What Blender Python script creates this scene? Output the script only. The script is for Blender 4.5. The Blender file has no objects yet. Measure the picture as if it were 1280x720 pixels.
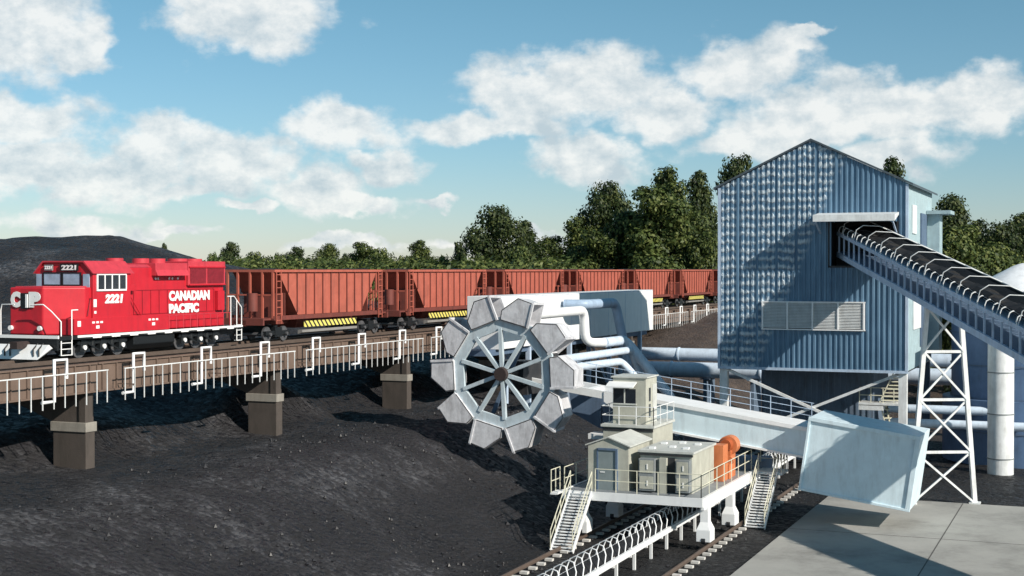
import bpy, math, random
from mathutils import Vector, noise, Matrix
random.seed(7)
R = math.radians
scene = bpy.context.scene
col = scene.collection
SUN = Vector((-1.0, 0.38, -0.63)).normalized()      # travel direction of sunlight

# ------------------------------------------------------------------ materials
def mat(name, rgb, rough=0.6, metal=0.0, var=0.12, scale=1.5, bump=0.0, bscale=20.0, dirt=None, dirtamt=0.0, spec=0.4):
    m = bpy.data.materials.new(name); m.use_nodes = True
    nt = m.node_tree; N = nt.nodes; L = nt.links
    b = N['Principled BSDF']
    b.inputs['Roughness'].default_value = rough
    b.inputs['Metallic'].default_value = metal
    b.inputs['Specular IOR Level'].default_value = spec
    geo = N.new('ShaderNodeNewGeometry')
    n1 = N.new('ShaderNodeTexNoise'); n1.inputs['Scale'].default_value = scale; n1.inputs['Detail'].default_value = 6
    n1.inputs['Roughness'].default_value = 0.65
    L.new(geo.outputs['Position'], n1.inputs['Vector'])
    mr = N.new('ShaderNodeMapRange'); mr.inputs[1].default_value = 0.3; mr.inputs[2].default_value = 0.7
    mr.inputs[3].default_value = 1 - var; mr.inputs[4].default_value = 1 + var
    L.new(n1.outputs['Fac'], mr.inputs[0])
    mul = N.new('ShaderNodeVectorMath'); mul.operation = 'SCALE'; mul.inputs[0].default_value = rgb
    L.new(mr.outputs[0], mul.inputs['Scale'])
    out = mul.outputs[0]
    if dirt:
        mp = N.new('ShaderNodeMapping'); mp.inputs['Scale'].default_value = (1.6, 1.6, 0.35)
        L.new(geo.outputs['Position'], mp.inputs['Vector'])
        n2 = N.new('ShaderNodeTexNoise'); n2.inputs['Scale'].default_value = 1.7; n2.inputs['Detail'].default_value = 8
        n2.inputs['Roughness'].default_value = 0.7
        L.new(mp.outputs[0], n2.inputs['Vector'])
        r2 = N.new('ShaderNodeMapRange'); r2.inputs[1].default_value = 0.48; r2.inputs[2].default_value = 0.75
        r2.inputs[3].default_value = 0; r2.inputs[4].default_value = dirtamt
        L.new(n2.outputs['Fac'], r2.inputs[0])
        mx = N.new('ShaderNodeMix'); mx.data_type = 'RGBA'
        L.new(r2.outputs[0], mx.inputs[0]); L.new(out, mx.inputs[6]); mx.inputs[7].default_value = (*dirt, 1)
        out = mx.outputs[2]
    L.new(out, b.inputs['Base Color'])
    rr = N.new('ShaderNodeMapRange'); rr.inputs[3].default_value = max(0.05, rough - 0.1); rr.inputs[4].default_value = min(1, rough + 0.12)
    L.new(n1.outputs['Fac'], rr.inputs[0]); L.new(rr.outputs[0], b.inputs['Roughness'])
    if bump:
        n3 = N.new('ShaderNodeTexNoise'); n3.inputs['Scale'].default_value = bscale; n3.inputs['Detail'].default_value = 5
        L.new(geo.outputs['Position'], n3.inputs['Vector'])
        bp = N.new('ShaderNodeBump'); bp.inputs['Strength'].default_value = 1; bp.inputs['Distance'].default_value = bump
        L.new(n3.outputs['Fac'], bp.inputs['Height']); L.new(bp.outputs[0], b.inputs['Normal'])
    return m

RUST = (.16, .07, .035); SOOT = (.05, .05, .055)
M = dict(
 white=mat('white_paint', (.74,.76,.77), .45, dirt=(.38,.36,.34), dirtamt=.5, bump=.003, bscale=6),
 whitecl=mat('clean_white_paint', (.82,.83,.84), .45, var=.04, dirt=(.5,.5,.5), dirtamt=.25),
 paleblue=mat('pale_blue_steel', (.66,.79,.86), .42, var=.06, dirt=(.33,.38,.4), dirtamt=.4, bump=.004, bscale=3),
 steel=mat('blue_grey_steel', (.46,.57,.72), .5, dirt=(.2,.2,.22), dirtamt=.5),
 rim=mat('wheel_rim_steel', (.50,.58,.63), .45, dirt=(.25,.24,.25), dirtamt=.5, bump=.004, bscale=8),
 bucket=mat('worn_bucket_steel', (.60,.60,.63), .42, var=.18, scale=2.5, dirt=(.2,.19,.2), dirtamt=.7, bump=.01, bscale=5),
 dark=mat('dark_steel', (.03,.032,.036), .5, dirt=(.1,.08,.07), dirtamt=.4),
 hub=mat('dark_hub', (.04,.028,.026), .6, bump=.01),
 pipe=mat('pipe_blue_grey', (.60,.70,.82), .4, dirt=(.22,.22,.25), dirtamt=.35),
 pipedk=mat('pipe_dull_blue', (.36,.47,.62), .45, dirt=(.1,.1,.12), dirtamt=.35),
 shell=mat('side_cladding', (.34,.45,.49), .5, dirt=(.25,.3,.32), dirtamt=.5),
 roof=mat('dark_roof_sheet', (.07,.09,.11), .5),
 panelblue=mat('dull_blue_panel', (.10,.15,.23), .55, dirt=(.05,.06,.08), dirtamt=.5),
 encl=mat('enclosure_sheet', (.12,.17,.24), .6, dirt=(.06,.06,.07), dirtamt=.6),
 silo=mat('silo_blue_sheet', (.10,.17,.30), .5, dirt=(.05,.06,.08), dirtamt=.4),
 hut=mat('hut_beige_grey', (.44,.44,.38), .6, dirt=(.22,.2,.17), dirtamt=.5, bump=.003),
 hutroof=mat('hut_roof_pale', (.55,.56,.53), .5, dirt=(.3,.3,.28), dirtamt=.4),
 grey=mat('mid_grey', (.22,.24,.25), .55, dirt=(.1,.1,.1), dirtamt=.4),
 door=mat('door_grey', (.20,.24,.25), .5),
 glass=mat('dark_glass', (.015,.02,.028), .08, var=.05, spec=.8),
 skyglass=mat('pale_glass', (.30,.42,.55), .12, var=.25, scale=2, spec=.8),
 orange=mat('orange_paint', (.62,.20,.08), .45, dirt=(.25,.08,.04), dirtamt=.4),
 rustorange=mat('fan_drum_orange', (.38,.09,.03), .5, dirt=(.12,.04,.02), dirtamt=.5),
 cream=mat('cream_rail', (.72,.70,.56), .5),
 deck=mat('deck_plate', (.26,.28,.30), .55, dirt=(.1,.1,.1), dirtamt=.5),
 red=mat('locomotive_red', (.52,.018,.032), .38, var=.08, dirt=(.25,.02,.03), dirtamt=.45),
 redtop=mat('locomotive_roof_red', (.52,.045,.065), .45, var=.1, dirt=(.2,.03,.04), dirtamt=.5),
 redgrille=mat('grille_dark_red', (.20,.012,.022), .6, var=.25, scale=6),
 letter=mat('letter_white', (.82,.82,.82), .5, var=.03),
 black=mat('underframe_black', (.012,.014,.016), .42, bump=.01),
 wheel=mat('wheel_steel', (.16,.16,.17), .35, metal=.5, var=.3, scale=6),
 hopper=mat('hopper_oxide_red', (.42,.11,.075), .6, var=.12, dirt=(.20,.07,.05), dirtamt=.65, bump=.006, bscale=4),
 hopdark=mat('hopper_dark_frame', (.17,.045,.035), .65, dirt=(.05,.03,.03), dirtamt=.6),
 yellow=mat('hazard_yellow', (.75,.62,.12), .5),
 trough=mat('grey_trough', (.25,.24,.23), .6),
 tie=mat('tarred_timber', (.016,.013,.012), .8),
 girder=mat('weathered_brown_steel', (.155,.108,.085), .7, dirt=(.09,.06,.05), dirtamt=.6, bump=.006, bscale=5),
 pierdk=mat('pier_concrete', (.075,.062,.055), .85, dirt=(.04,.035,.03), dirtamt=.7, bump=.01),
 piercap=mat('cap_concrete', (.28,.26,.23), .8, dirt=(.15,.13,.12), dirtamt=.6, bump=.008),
 rail=mat('rail_steel', (.16,.12,.10), .45, metal=.4),
 sleeper=mat('concrete_sleeper', (.62,.60,.57), .8, var=.2, scale=4),
 belt=mat('belt_rubber', (.012,.012,.014), .7, bump=.02, bscale=6),
 whitewash=mat('tank_roof_white', (.78,.80,.84), .5, dirt=(.5,.5,.52), dirtamt=.3),
 bark=mat('bark', (.09,.065,.045), .9, bump=.02, bscale=10),
)

def stripes_mat():
    m = bpy.data.materials.new('hazard_stripes'); m.use_nodes = True
    nt = m.node_tree; N = nt.nodes; L = nt.links; b = N['Principled BSDF']
    geo = N.new('ShaderNodeNewGeometry'); sx = N.new('ShaderNodeSeparateXYZ'); L.new(geo.outputs['Position'], sx.inputs[0])
    a = N.new('ShaderNodeMath'); a.operation = 'ADD'; L.new(sx.outputs['Y'], a.inputs[0]); L.new(sx.outputs['Z'], a.inputs[1])
    d = N.new('ShaderNodeMath'); d.operation = 'MULTIPLY'; L.new(a.outputs[0], d.inputs[0]); d.inputs[1].default_value = 2.2
    f = N.new('ShaderNodeMath'); f.operation = 'FRACT'; L.new(d.outputs[0], f.inputs[0])
    g = N.new('ShaderNodeMath'); g.operation = 'GREATER_THAN'; L.new(f.outputs[0], g.inputs[0]); g.inputs[1].default_value = .58
    mx = N.new('ShaderNodeMix'); mx.data_type = 'RGBA'; L.new(g.outputs[0], mx.inputs[0])
    mx.inputs[6].default_value = (.78,.68,.16,1); mx.inputs[7].default_value = (.03,.03,.03,1)
    L.new(mx.outputs[2], b.inputs['Base Color']); b.inputs['Roughness'].default_value = .5
    return m
M['stripes'] = stripes_mat()

def facade_mat():
    """corrugated sheet; the left bays carry rows of dents, with pale sun dapples painted on them"""
    m = bpy.data.materials.new('corrugated_blue_sheet'); m.use_nodes = True
    nt = m.node_tree; N = nt.nodes; L = nt.links; b = N['Principled BSDF']
    b.inputs['Roughness'].default_value = .45; b.inputs['Metallic'].default_value = .15
    geo = N.new('ShaderNodeNewGeometry'); sp = N.new('ShaderNodeSeparateXYZ'); L.new(geo.outputs['Position'], sp.inputs[0])
    def math_(op, a, c=None, d=None):
        n = N.new('ShaderNodeMath'); n.operation = op
        for i, v in enumerate((a, c, d)):
            if v is None: continue
            if isinstance(v, (int, float)): n.inputs[i].default_value = v
            else: L.new(v, n.inputs[i])
        return n.outputs[0]
    def nz(sx, sy, sz, det=5, rg=.6):
        mp = N.new('ShaderNodeMapping'); mp.inputs['Scale'].default_value = (sx, sy, sz); L.new(geo.outputs['Position'], mp.inputs[0])
        n = N.new('ShaderNodeTexNoise'); n.inputs['Scale'].default_value = 1; n.inputs['Detail'].default_value = det; n.inputs['Roughness'].default_value = rg
        L.new(mp.outputs[0], n.inputs['Vector']); return n.outputs['Fac']
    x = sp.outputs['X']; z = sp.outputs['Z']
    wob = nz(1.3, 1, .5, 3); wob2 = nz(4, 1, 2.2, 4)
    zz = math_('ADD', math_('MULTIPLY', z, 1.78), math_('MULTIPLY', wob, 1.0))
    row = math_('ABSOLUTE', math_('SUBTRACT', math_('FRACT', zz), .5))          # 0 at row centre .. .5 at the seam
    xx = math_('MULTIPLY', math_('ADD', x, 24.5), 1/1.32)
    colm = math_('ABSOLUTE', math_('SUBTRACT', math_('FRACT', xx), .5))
    dent_glint = math_('ADD', math_('MULTIPLY', math_('SUBTRACT', .36, row), 3.2), math_('MULTIPLY', math_('SUBTRACT', wob2, .5), 4.2))
    dent_glint = math_('MULTIPLY', math_('MINIMUM', math_('MAXIMUM', dent_glint, 0), 1), math_('LESS_THAN', colm, .43))
    # area of the dented sheets and their painted sun dapples: left of x=-16.9, thinning downwards to the right
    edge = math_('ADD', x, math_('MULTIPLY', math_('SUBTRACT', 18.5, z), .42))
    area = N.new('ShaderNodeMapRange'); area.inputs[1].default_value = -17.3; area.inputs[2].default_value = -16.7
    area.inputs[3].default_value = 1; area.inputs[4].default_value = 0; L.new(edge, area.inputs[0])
    fac = math_('MULTIPLY', dent_glint, area.outputs[0])
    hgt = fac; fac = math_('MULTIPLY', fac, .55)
    st = nz(3.0, 3.0, .25, 7, .7); st2 = nz(.5, .5, .5, 4)
    cr = N.new('ShaderNodeValToRGB'); e = cr.color_ramp.elements
    e[0].position = .3; e[0].color = (.06,.12,.20,1); e[1].position = .72; e[1].color = (.20,.34,.48,1)
    L.new(math_('ADD', math_('MULTIPLY', st, .75), math_('MULTIPLY', st2, .25)), cr.inputs[0])
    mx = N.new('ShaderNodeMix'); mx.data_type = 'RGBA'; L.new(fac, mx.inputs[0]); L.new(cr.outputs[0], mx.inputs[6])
    mx.inputs[7].default_value = (.85,.90,.92,1)  # pale tone of sunlight caught on the dents, put into the sheet colour
    L.new(mx.outputs[2], b.inputs['Base Color'])
    bp = N.new('ShaderNodeBump'); bp.inputs['Distance'].default_value = .03; bp.inputs['Strength'].default_value = .7
    L.new(math_('ADD', math_('MULTIPLY', hgt, 3.2), math_('MULTIPLY', st2, .4)), bp.inputs['Height']); L.new(bp.outputs[0], b.inputs['Normal'])
    return m
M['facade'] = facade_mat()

def ground_mat():
    m = bpy.data.materials.new('coal_and_scrub'); m.use_nodes = True
    nt = m.node_tree; N = nt.nodes; L = nt.links; b = N['Principled BSDF']
    b.inputs['Specular IOR Level'].default_value = .5
    geo = N.new('ShaderNodeNewGeometry'); P = geo.outputs['Position']
    sp = N.new('ShaderNodeSeparateXYZ'); L.new(P, sp.inputs[0])
    def nz(s, det=6, rg=.6):
        n = N.new('ShaderNodeTexNoise'); n.inputs['Scale'].default_value = s; n.inputs['Detail'].default_value = det; n.inputs['Roughness'].default_value = rg
        L.new(P, n.inputs['Vector']); return n.outputs['Fac']
    def ramp(src, stops):
        r = N.new('ShaderNodeValToRGB'); el = r.color_ramp.elements
        while len(el) < len(stops): el.new(.5)
        for q, (p_, c_) in zip(el, stops): q.position = p_; q.color = (*c_, 1)
        L.new(src, r.inputs[0]); return r.outputs[0]
    vor = N.new('ShaderNodeTexVoronoi'); vor.inputs['Scale'].default_value = 4.5; L.new(P, vor.inputs['Vector'])
    vor.inputs['Randomness'].default_value = 1
    lump = N.new('ShaderNodeSeparateColor'); L.new(vor.outputs['Color'], lump.inputs[0])
    big = nz(.16, 5)
    base = ramp(big, [(.3, (.008,.008,.011)), (.55, (.016,.015,.018)), (.75, (.028,.027,.031))])
    speck = N.new('ShaderNodeMath'); speck.operation = 'MULTIPLY'; L.new(lump.outputs[0], speck.inputs[0])
    bm = N.new('ShaderNodeMapRange'); bm.inputs[1].default_value = .42; bm.inputs[2].default_value = .72; L.new(big, bm.inputs[0]); L.new(bm.outputs[0], speck.inputs[1])
    sp2 = N.new('ShaderNodeMapRange'); sp2.inputs[1].default_value = .22; sp2.inputs[2].default_value = .85; L.new(speck.outputs[0], sp2.inputs[0])
    sp2.inputs[4].default_value = .8
    mx = N.new('ShaderNodeMix'); mx.data_type = 'RGBA'; L.new(sp2.outputs[0], mx.inputs[0]); L.new(base, mx.inputs[6]); mx.inputs[7].default_value = (.105,.105,.115,1)
    fine = nz(2.2, 8, .75)
    mr = N.new('ShaderNodeMapRange'); mr.inputs[1].default_value = .3; mr.inputs[2].default_value = .7; mr.inputs[3].default_value = .45; mr.inputs[4].default_value = 1.6; L.new(fine, mr.inputs[0])
    sc = N.new('ShaderNodeVectorMath'); sc.operation = 'SCALE'; L.new(mx.outputs[2], sc.inputs[0]); L.new(mr.outputs[0], sc.inputs['Scale'])
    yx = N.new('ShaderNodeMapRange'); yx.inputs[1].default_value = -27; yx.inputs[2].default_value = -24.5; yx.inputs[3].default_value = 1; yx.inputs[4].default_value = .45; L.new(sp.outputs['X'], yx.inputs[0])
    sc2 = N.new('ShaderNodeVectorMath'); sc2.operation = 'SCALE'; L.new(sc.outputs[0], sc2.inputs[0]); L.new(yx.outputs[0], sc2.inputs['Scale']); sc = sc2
    # brown earth of the embankment further along the line
    brown = ramp(nz(.6, 8, .75), [(.3, (.035,.026,.022)), (.6, (.085,.062,.05)), (.8, (.15,.115,.095))])
    fy = N.new('ShaderNodeMapRange'); fy.inputs[1].default_value = 108; fy.inputs[2].default_value = 120; L.new(sp.outputs['Y'], fy.inputs[0])
    m2 = N.new('ShaderNodeMix'); m2.data_type = 'RGBA'; L.new(fy.outputs[0], m2.inputs[0]); L.new(sc.outputs[0], m2.inputs[6]); L.new(brown, m2.inputs[7])
    grass = ramp(nz(.08, 8, .7), [(.3, (.035,.06,.02)), (.6, (.07,.10,.035)), (.8, (.13,.14,.07))])
    d = N.new('ShaderNodeVectorMath'); d.operation = 'LENGTH'; L.new(P, d.inputs[0])
    fd = N.new('ShaderNodeMapRange'); fd.inputs[1].default_value = 165; fd.inputs[2].default_value = 185; L.new(d.outputs['Value'], fd.inputs[0])
    m3 = N.new('ShaderNodeMix'); m3.data_type = 'RGBA'; L.new(fd.outputs[0], m3.inputs[0]); L.new(m2.outputs[2], m3.inputs[6]); L.new(grass, m3.inputs[7])
    L.new(m3.outputs[2], b.inputs['Base Color'])
    rg = N.new('ShaderNodeMapRange'); rg.inputs[3].default_value = .38; rg.inputs[4].default_value = .95; L.new(lump.outputs[1], rg.inputs[0]); L.new(rg.outputs[0], b.inputs['Roughness'])
    h1 = N.new('ShaderNodeMath'); h1.operation = 'MULTIPLY_ADD'; L.new(vor.outputs['Distance'], h1.inputs[0]); h1.inputs[1].default_value = -.55; L.new(fine, h1.inputs[2])
    bp = N.new('ShaderNodeBump'); bp.inputs['Distance'].default_value = .20; bp.inputs['Strength'].default_value = 1
    L.new(h1.outputs[0], bp.inputs['Height']); L.new(bp.outputs[0], b.inputs['Normal'])
    return m

def concrete_mat():
    m = bpy.data.materials.new('yard_concrete'); m.use_nodes = True
    nt = m.node_tree; N = nt.nodes; L = nt.links; b = N['Principled BSDF']
    geo = N.new('ShaderNodeNewGeometry'); P = geo.outputs['Position']
    def nz(s, det=6, rg=.6):
        n = N.new('ShaderNodeTexNoise'); n.inputs['Scale'].default_value = s; n.inputs['Detail'].default_value = det; n.inputs['Roughness'].default_value = rg
        L.new(P, n.inputs['Vector']); return n.outputs['Fac']
    r = N.new('ShaderNodeValToRGB'); el = r.color_ramp.elements
    el[0].position = .28; el[0].color = (.17,.165,.155,1); el[1].position = .72; el[1].color = (.42,.41,.385,1)
    x = el.new(.5); x.color = (.34,.335,.315,1)
    a = N.new('ShaderNodeMath'); a.operation = 'MULTIPLY_ADD'; L.new(nz(.22, 6, .65), a.inputs[0]); a.inputs[1].default_value = .75
    m_ = N.new('ShaderNodeMath'); m_.operation = 'MULTIPLY'; L.new(nz(2.5, 8, .8), m_.inputs[0]); m_.inputs[1].default_value = .25; L.new(m_.outputs[0], a.inputs[2])
    L.new(a.outputs[0], r.inputs[0]); L.new(r.outputs[0], b.inputs['Base Color'])
    b.inputs['Roughness'].default_value = .85
    bp = N.new('ShaderNodeBump'); bp.inputs['Distance'].default_value = .01; L.new(nz(9), bp.inputs['Height']); L.new(bp.outputs[0], b.inputs['Normal'])
    return m
def joint(): return mat('joint_tar', (.09,.085,.08), .8)

def leaf_mat(name, c1, c2, c3):
    m = bpy.data.materials.new(name); m.use_nodes = True
    nt = m.node_tree; N = nt.nodes; L = nt.links; b = N['Principled BSDF']
    geo = N.new('ShaderNodeNewGeometry')
    n = N.new('ShaderNodeTexNoise'); n.inputs['Scale'].default_value = .45; n.inputs['Detail'].default_value = 3; L.new(geo.outputs['Position'], n.inputs['Vector'])
    a = N.new('ShaderNodeMath'); a.operation = 'MULTIPLY_ADD'; L.new(geo.outputs['Random Per Island'], a.inputs[0]); a.inputs[1].default_value = .45
    s = N.new('ShaderNodeMath'); s.operation = 'MULTIPLY'; L.new(n.outputs['Fac'], s.inputs[0]); s.inputs[1].default_value = .6; L.new(s.outputs[0], a.inputs[2])
    r = N.new('ShaderNodeValToRGB'); el = r.color_ramp.elements; el[0].position = .25; el[0].color = (*c1,1); el[1].position = .8; el[1].color = (*c3,1)
    x = el.new(.52); x.color = (*c2,1); L.new(a.outputs[0], r.inputs[0]); L.new(r.outputs[0], b.inputs['Base Color'])
    b.inputs['Roughness'].default_value = .55; b.inputs['Specular IOR Level'].default_value = .3
    tr = N.new('ShaderNodeBsdfTranslucent'); L.new(r.outputs[0], tr.inputs[0])
    ms = N.new('ShaderNodeMixShader'); ms.inputs[0].default_value = .25
    L.new(b.outputs[0], ms.inputs[1]); L.new(tr.outputs[0], ms.inputs[2]); L.new(ms.outputs[0], N['Material Output'].inputs[0])
    return m

# ------------------------------------------------------------------ mesh builder
class MB:
    def __init__(s): s.v = []; s.f = []; s.s = []
    def add(s, vs, fs, smooth=False):
        o = len(s.v); s.v += [Vector(p) for p in vs]
        for f in fs: s.f.append([i + o for i in f]); s.s.append(smooth)
        return s
    def hexa(s, p):                       # 8 points: bottom ring 0-3, top ring 4-7
        return s.add(p, [(3,2,1,0),(4,5,6,7),(0,1,5,4),(1,2,6,5),(2,3,7,6),(3,0,4,7)])
    def box(s, x0, x1, y0, y1, z0, z1):
        return s.hexa([(x0,y0,z0),(x1,y0,z0),(x1,y1,z0),(x0,y1,z0),(x0,y0,z1),(x1,y0,z1),(x1,y1,z1),(x0,y1,z1)])
    def bar(s, p, q, w, h=None, up=(0,0,1)):
        h = h or w; p = Vector(p); q = Vector(q); d = (q-p).normalized(); up = Vector(up)
        if abs(d.dot(up)) > .99: up = Vector((1,0,0))
        sd = d.cross(up).normalized() * (w/2); u = sd.cross(d).normalized() * (h/2)
        return s.hexa([p-sd-u, p+sd-u, p+sd+u, p-sd+u, q-sd-u, q+sd-u, q+sd+u, q-sd+u])
    def tube(s, pts, r, n=10, cap=True):
        pts = [Vector(p) for p in pts]; rings = []; prev = None
        for i, p in enumerate(pts):
            if i == 0: d = pts[1]-p
            elif i == len(pts)-1: d = p-pts[i-1]
            else: d = (pts[i+1]-p).normalized() + (p-pts[i-1]).normalized()
            d.normalize()
            if prev is None:
                a = Vector((0,0,1)) if abs(d.z) < .9 else Vector((1,0,0)); a = (a - d*a.dot(d)).normalized()
            else: a = (prev - d*prev.dot(d)).normalized()
            prev = a; c = d.cross(a)
            k = 1.0
            if 0 < i < len(pts)-1:
                ca = (pts[i+1]-p).normalized().dot(d); k = 1/max(.6, ca)
            rr = r[i] if isinstance(r, (list, tuple)) else r
            rings.append([p + (a*math.cos(2*math.pi*j/n) + c*math.sin(2*math.pi*j/n))*rr for j in range(n)])
        vs = [v for g in rings for v in g]; fs = []
        for i in range(len(rings)-1):
            for j in range(n): fs.append((i*n+j, i*n+(j+1)%n, (i+1)*n+(j+1)%n, (i+1)*n+j))
        s.add(vs, fs, True)
        if cap:
            s.add(rings[0], [tuple(range(n))[::-1]]); s.add(rings[-1], [tuple(range(n))])
        return s
    def prism(s, poly, ext):              # poly: 3d points, ext: vector
        e = Vector(ext); n = len(poly); a = [Vector(p) for p in poly]; b = [p+e for p in a]
        fs = [tuple(range(n))[::-1], tuple(range(n, 2*n))] + [(i, (i+1)%n, n+(i+1)%n, n+i) for i in range(n)]
        return s.add(a+b, fs)
    def build(s, name, m, parent=None, bevel=0):
        me = bpy.data.meshes.new(name); root = Vector((0,0,0)); p = parent
        while p: root += p.location; p = p.parent
        me.from_pydata([v-root for v in s.v], [], s.f); me.update()
        me.polygons.foreach_set('use_smooth', s.s)
        import bmesh
        bm = bmesh.new(); bm.from_mesh(me); bmesh.ops.recalc_face_normals(bm, faces=bm.faces); bm.to_mesh(me); bm.free()
        o = bpy.data.objects.new(name, me); col.objects.link(o); me.materials.append(m)
        if parent: o.parent = parent
        if bevel:
            md = o.modifiers.new('bevel', 'BEVEL'); md.width = bevel; md.segments = 2; md.limit_method = 'ANGLE'
        return o
def tag(o, label=None, cat=None, group=None, kind=None):
    if label: o['label'] = label
    if cat: o['category'] = cat
    if group: o['group'] = group
    if kind: o['kind'] = kind
    return o
def empty(name, loc, label, cat, group=None):
    o = bpy.data.objects.new(name, None); col.objects.link(o); o.location = loc; o.empty_display_size = .2
    bpy.context.view_layer.update() if False else None
    return tag(o, label, cat, group)
def copy_part(o, parent, off):
    c = o.copy(); col.objects.link(c); c.parent = parent; c.location = o.location + Vector(off); return c
KIDS = {}
def kids(o): return [c for c in bpy.data.objects if c.parent == o]
def copy_tree(o, off=(0,0,0), parent=None):
    c = o.copy(); col.objects.link(c); c.parent = parent; c.location = o.location + Vector(off)
    for ch in kids(o): copy_tree(ch, (0,0,0), c)
    return c
def text_mesh(name, txt, m, parent, origin, xdir, updir, size, bold=.02, width=None, depth=.012, shear=0):
    cu = bpy.data.curves.new(name, 'FONT'); cu.body = txt; cu.size = size; cu.offset = bold; cu.extrude = depth; cu.resolution_u = 3; cu.shear = shear
    t = bpy.data.objects.new(name, cu); col.objects.link(t); bpy.context.view_layer.update()
    dg = bpy.context.evaluated_depsgraph_get(); me = bpy.data.meshes.new_from_object(t.evaluated_get(dg))
    bpy.data.objects.remove(t); bpy.data.curves.remove(cu)
    xs = [v.co.x for v in me.vertices]; x0 = min(xs); w = max(xs)-x0; k = (width/w) if width else 1
    X = Vector(xdir); U = Vector(updir); Nn = X.cross(U); root = Vector((0,0,0)); p = parent
    while p: root += p.location; p = p.parent
    for v in me.vertices: v.co = Vector(origin) - root + X*((v.co.x-x0)*k) + U*v.co.y + Nn*v.co.z
    me.name = name; o = bpy.data.objects.new(name, me); col.objects.link(o); o.parent = parent
    me.materials.clear(); me.materials.append(m); return o
def sstep(a, b, x):
    t = max(0, min(1, (x-a)/(b-a))); return t*t*(3-2*t)

# ------------------------------------------------------------------ camera, sun, sky
cam = bpy.data.cameras.new('camera'); cam.lens = 50; cam.sensor_width = 36; cam.clip_start = .5; cam.clip_end = 9000
co = bpy.data.objects.new('camera', cam); col.objects.link(co); co.location = (0,0,13.3)
YAW = 22.74
co.rotation_euler = (R(90-.741), 0, R(YAW)); scene.camera = co
sl = bpy.data.lights.new('sun', 'SUN'); sl.energy = 5.0; sl.angle = R(.5); sl.color = (1, .93, .82)
so = bpy.data.objects.new('sun', sl); col.objects.link(so); so.rotation_euler = SUN.to_track_quat('-Z', 'Y').to_euler()
so.location = (60, -20, 60)
w = bpy.data.worlds.new('World'); scene.world = w; w.use_nodes = True
nt = w.node_tree; N = nt.nodes; L = nt.links
for n in list(N): N.remove(n)
sky = N.new('ShaderNodeTexSky'); sky.sky_type = 'NISHITA'; sky.sun_disc = False
sky.sun_elevation = math.asin(-SUN.z); sky.sun_rotation = math.atan2(-SUN.x, -SUN.y)
sky.air_density = 1.0; sky.dust_density = .2; sky.ozone_density = 2.0; sky.altitude = 100
tint = N.new('ShaderNodeVectorMath'); tint.operation = 'MULTIPLY'; 
L.new(sky.outputs[0], tint.inputs[0])
bg = N.new('ShaderNodeBackground'); bg.inputs[1].default_value = .072; L.new(tint.outputs[0], bg.inputs[0])
tc = N.new('ShaderNodeTexCoord'); D = tc.outputs['Generated']
sep = N.new('ShaderNodeSeparateXYZ'); L.new(D, sep.inputs[0])
def mt(op, a, b=None, c=None):
    n = N.new('ShaderNodeMath'); n.operation = op
    for i, v in enumerate((a, b, c)):
        if v is None: continue
        if isinstance(v, (int, float)): n.inputs[i].default_value = v
        else: L.new(v, n.inputs[i])
    return n.outputs[0]
az = mt('ARCTAN2', sep.outputs['X'], sep.outputs['Y']); el_ = mt('ARCSINE', sep.outputs['Z'])
cmb = N.new('ShaderNodeCombineXYZ'); L.new(az, cmb.inputs[0]); L.new(el_, cmb.inputs[1])
tr_ = N.new('ShaderNodeValToRGB'); e = tr_.color_ramp.elements; e[0].position = 0; e[0].color = (.78,.83,1.04,1); e[1].position = .30; e[1].color = (.60,.96,.86,1)
x = e.new(.08); x.color = (.68,.88,1.0,1)
L.new(el_, tr_.inputs[0])
ts = N.new('ShaderNodeVectorMath'); ts.operation = 'SCALE'; ts.inputs['Scale'].default_value = 1.2; L.new(tr_.outputs[0], ts.inputs[0]); L.new(ts.outputs[0], tint.inputs[1])
def wn(s, det, rg, off=0):
    mp = N.new('ShaderNodeMapping'); mp.inputs['Location'].default_value = (off, off, 0); mp.inputs['Scale'].default_value = (1, 1.35, 1); L.new(cmb.outputs[0], mp.inputs[0])
    n = N.new('ShaderNodeTexNoise'); n.inputs['Scale'].default_value = s; n.inputs['Detail'].default_value = det; n.inputs['Roughness'].default_value = rg
    L.new(mp.outputs[0], n.inputs['Vector']); return n
wd = wn(17, 6, .55)
sub = N.new('ShaderNodeVectorMath'); sub.operation = 'SUBTRACT'; L.new(wd.outputs['Color'], sub.inputs[0]); sub.inputs[1].default_value = (.5,.5,.5)
scl = N.new('ShaderNodeVectorMath'); scl.operation = 'SCALE'; L.new(sub.outputs[0], scl.inputs[0]); scl.inputs['Scale'].default_value = .058
addv = N.new('ShaderNodeVectorMath'); addv.operation = 'ADD'; L.new(cmb.outputs[0], addv.inputs[0]); L.new(scl.outputs[0], addv.inputs[1])
# each cloud: azimuth / elevation in milliradians, half sizes in milliradians
CL = []
for px, y, rx, ry in [(20,30,95,70),(100,60,45,30),(20,150,85,40),(315,18,112,46),(75,212,150,42),(205,180,75,40),(290,205,75,40),(250,228,70,18),
     (428,160,80,36),(400,238,70,36),(480,212,52,26),(440,262,80,14),(311,260,34,9),(100,288,110,20),(205,296,70,10),(430,302,80,9),
     (665,118,95,52),(745,98,85,48),(840,135,85,34),(620,158,115,24),(735,198,85,34),(935,80,80,50),(985,58,38,24),(1005,36,36,8),
     (1010,150,110,40),(1110,128,110,42),(1220,120,105,40),(960,180,110,26),(1115,195,80,36),(540,258,30,8),(650,300,120,8)]:
    a_ = math.atan((px-640)/1778); CL.append((a_-R(YAW), math.atan((337-y)/1778*math.cos(a_)), rx/1778, ry/1778))
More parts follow.
